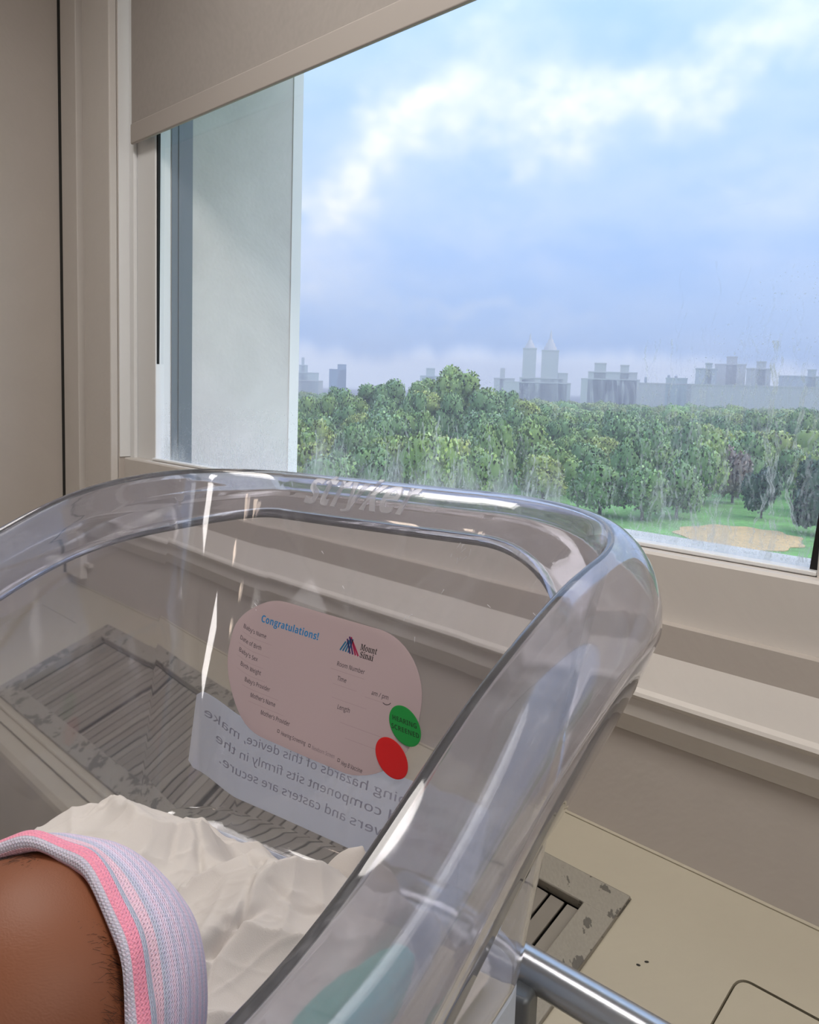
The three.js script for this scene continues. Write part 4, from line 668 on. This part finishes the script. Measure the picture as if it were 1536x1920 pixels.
// skyline across the park
{
  const tan = std(c3(0.74, 0.66, 0.60), 0.9), pink = std(c3(0.70, 0.58, 0.55), 0.9), grey = std(c3(0.66, 0.63, 0.62), 0.9), blueGlass = std(c3(0.16, 0.24, 0.36), 0.3);
    function building(label, az, dist, blocks, group) {      // blocks: [name, offset in degrees, width in degrees, top elevation in degrees, material, depth]
    const [x, z] = bearing(az, dist), gy = terrain(x, z), t = thing('apartment_building', label, 'building', [x, gy, z], rad(-az), group), per = dist * Math.PI / 180, base = EYE.y - gy;
    for (const [name, off, w, el, m, dep = 26, low = 0] of blocks) {
      const W = w * per, top = base + Math.tan(rad(el)) * dist, x0 = off * per, y0 = low ? base + Math.tan(rad(low)) * dist : -3;
      const parts = [box(x0 - W / 2, x0 + W / 2, y0, top, -dep, 0, 0)];
      if (W > 8) parts.push(box(x0 - W / 2 - 0.6, x0 + W / 2 + 0.6, top - 1.5, top, -dep - 0.6, 0.6, 0));
      mesh(name, mergeGeometries(parts), m, t);
    }
    return t;
  }
  building('stepped grey building with a thin top at the left window edge', -52.95, 1500, [['block', 0, 1.9, 0.51, pink], ['block', -0.1, 1.5, 1.05, grey], ['tower', -0.4, 0.58, 1.55, grey], ['spire', -0.44, 0.2, 2.05, grey, 5]]);
  building('small blue glass building far left of the twin towers', -51.0, 1700, [['block', 0, 1.17, 1.34, blueGlass], ['tower', 0.28, 0.59, 1.68, blueGlass]]);
  building('narrow rooftop just showing behind the hilltop trees', -44.6, 1300, [['block', 0, 1.4, 1.1, grey], ['tower', 0, 0.59, 1.62, grey]]);
  building('low stepped block immediately left of the twin towers', -39.5, 1340, [['block', 0, 1.4, 1.1, tan], ['tower', -0.14, 0.33, 1.77, tan, 8]]);
  const twin = building('apartment house with two tall matching pointed towers', -37.0, 1250, [['block', -0.27, 4.54, 0.89, tan, 50], ['block', -0.01, 2.91, 1.19, tan, 42], ['tower', -0.86, 0.9, 3.19, tan, 20], ['tower', 0.53, 1.14, 3.08, tan, 24], ['block', 1.45, 0.64, 1.56, tan, 20]]);
  { // stepped pointed crowns
    const per = 1250 * Math.PI / 180, base = EYE.y - twin.position.y, yAt = (el) => base + Math.tan(rad(el)) * 1250;
    for (const [off, w, e0, e1, e2, dep] of [[-0.87, 0.9, 3.15, 3.72, 4.26, 20], [0.52, 1.10, 3.04, 3.82, 4.50, 24]]) {
      const r = w * per / 2, y0 = yAt(e0), y1 = yAt(e1), y2 = yAt(e2), g = new THREE.LatheGeometry([[r * 0.98, y0], [r * 0.98, y0 + 1], [r * 0.86, y0 + 1.2], [r * 0.80, lerp(y0, y1, 0.35)], [r * 0.66, lerp(y0, y1, 0.37)], [r * 0.60, lerp(y0, y1, 0.65)], [r * 0.45, lerp(y0, y1, 0.67)], [r * 0.34, y1], [r * 0.2, y1 + 0.4], [r * 0.13, lerp(y1, y2, 0.5)], [0.02, y2]].map((p) => new THREE.Vector2(...p)), 8); g.rotateY(Math.PI / 8); g.translate(off * per, 0, -dep / 2);
      mesh('crown_spire', g.toNonIndexed(), tan, twin);
    }
  }
  building('stepped block right of the twin towers with two roof bulkheads', -32.4, 1200, [['block', 0, 3.83, 1.25, tan, 40], ['block', 0.13, 3.2, 1.72, tan, 34], ['bulkhead', -0.7, 0.77, 2.3, tan, 14], ['bulkhead', 0.9, 0.55, 2.2, tan, 12]]);
  const low = building('long low block with water tanks on its roof', -28.85, 1150, [['block', 0, 3.45, 1.06, pink, 40], ['block', 0.7, 1.34, 1.43, grey, 24]]);
  for (const [off, el] of [[-1.26, 1.52], [0.2, 1.68], [0.66, 1.64]]) { const per = 1150 * Math.PI / 180, y = EYE.y - low.position.y + Math.tan(rad(el)) * 1150; const g = mergeGeometries([(() => { const q = new THREE.CylinderGeometry(2, 2, 6, 10); q.translate(off * per, y - 5, -8); return q; })(), (() => { const q = new THREE.ConeGeometry(2.2, 2.5, 10); q.translate(off * per, y - 0.8, -8); return q; })(), (() => { const q = new THREE.CylinderGeometry(1.4, 1.6, 8, 6); q.translate(off * per, y - 11, -8); return q; })()]); mesh('water_tank', g, grey, low); }
  building('tall pale apartment slab, left one of the right-hand cluster', -26.35, 1120, [['block', 0, 1.31, 2.1, grey, 30], ['bulkhead', 0.14, 0.42, 2.44, grey, 10]]);
  building('highest building of the right-hand cluster with a square roof tower', -24.9, 1165, [['block', 0, 1.86, 2.4, tan, 30], ['bulkhead', 0.07, 0.64, 2.88, tan, 12]]);
  building('pale block with one bulkhead, right one of the right-hand cluster', -23.2, 1125, [['block', 0, 1.44, 2.16, tan, 30], ['bulkhead', 0.13, 0.56, 2.6, tan, 12]]);
  building('long pinkish row of houses along the far park edge', -23.4, 1060, [['block', 0, 7.6, 1.07, pink, 18]]);
  building('stepped grey block at the right window edge', -20.4, 1110, [['block', 0, 3.2, 1.74, grey, 30], ['bulkhead', 0.26, 0.48, 2.15, grey, 10]]);
  building('plain row of houses continuing past the right window edge', -8, 1150, [['block', 0, 20, 1.4, pink, 30]]);
  building('plain row of houses continuing past the left stone reveal', -62, 1350, [['block', 0, 16, 0.8, tan, 30]]);
}

renderer.render(scene, camera);
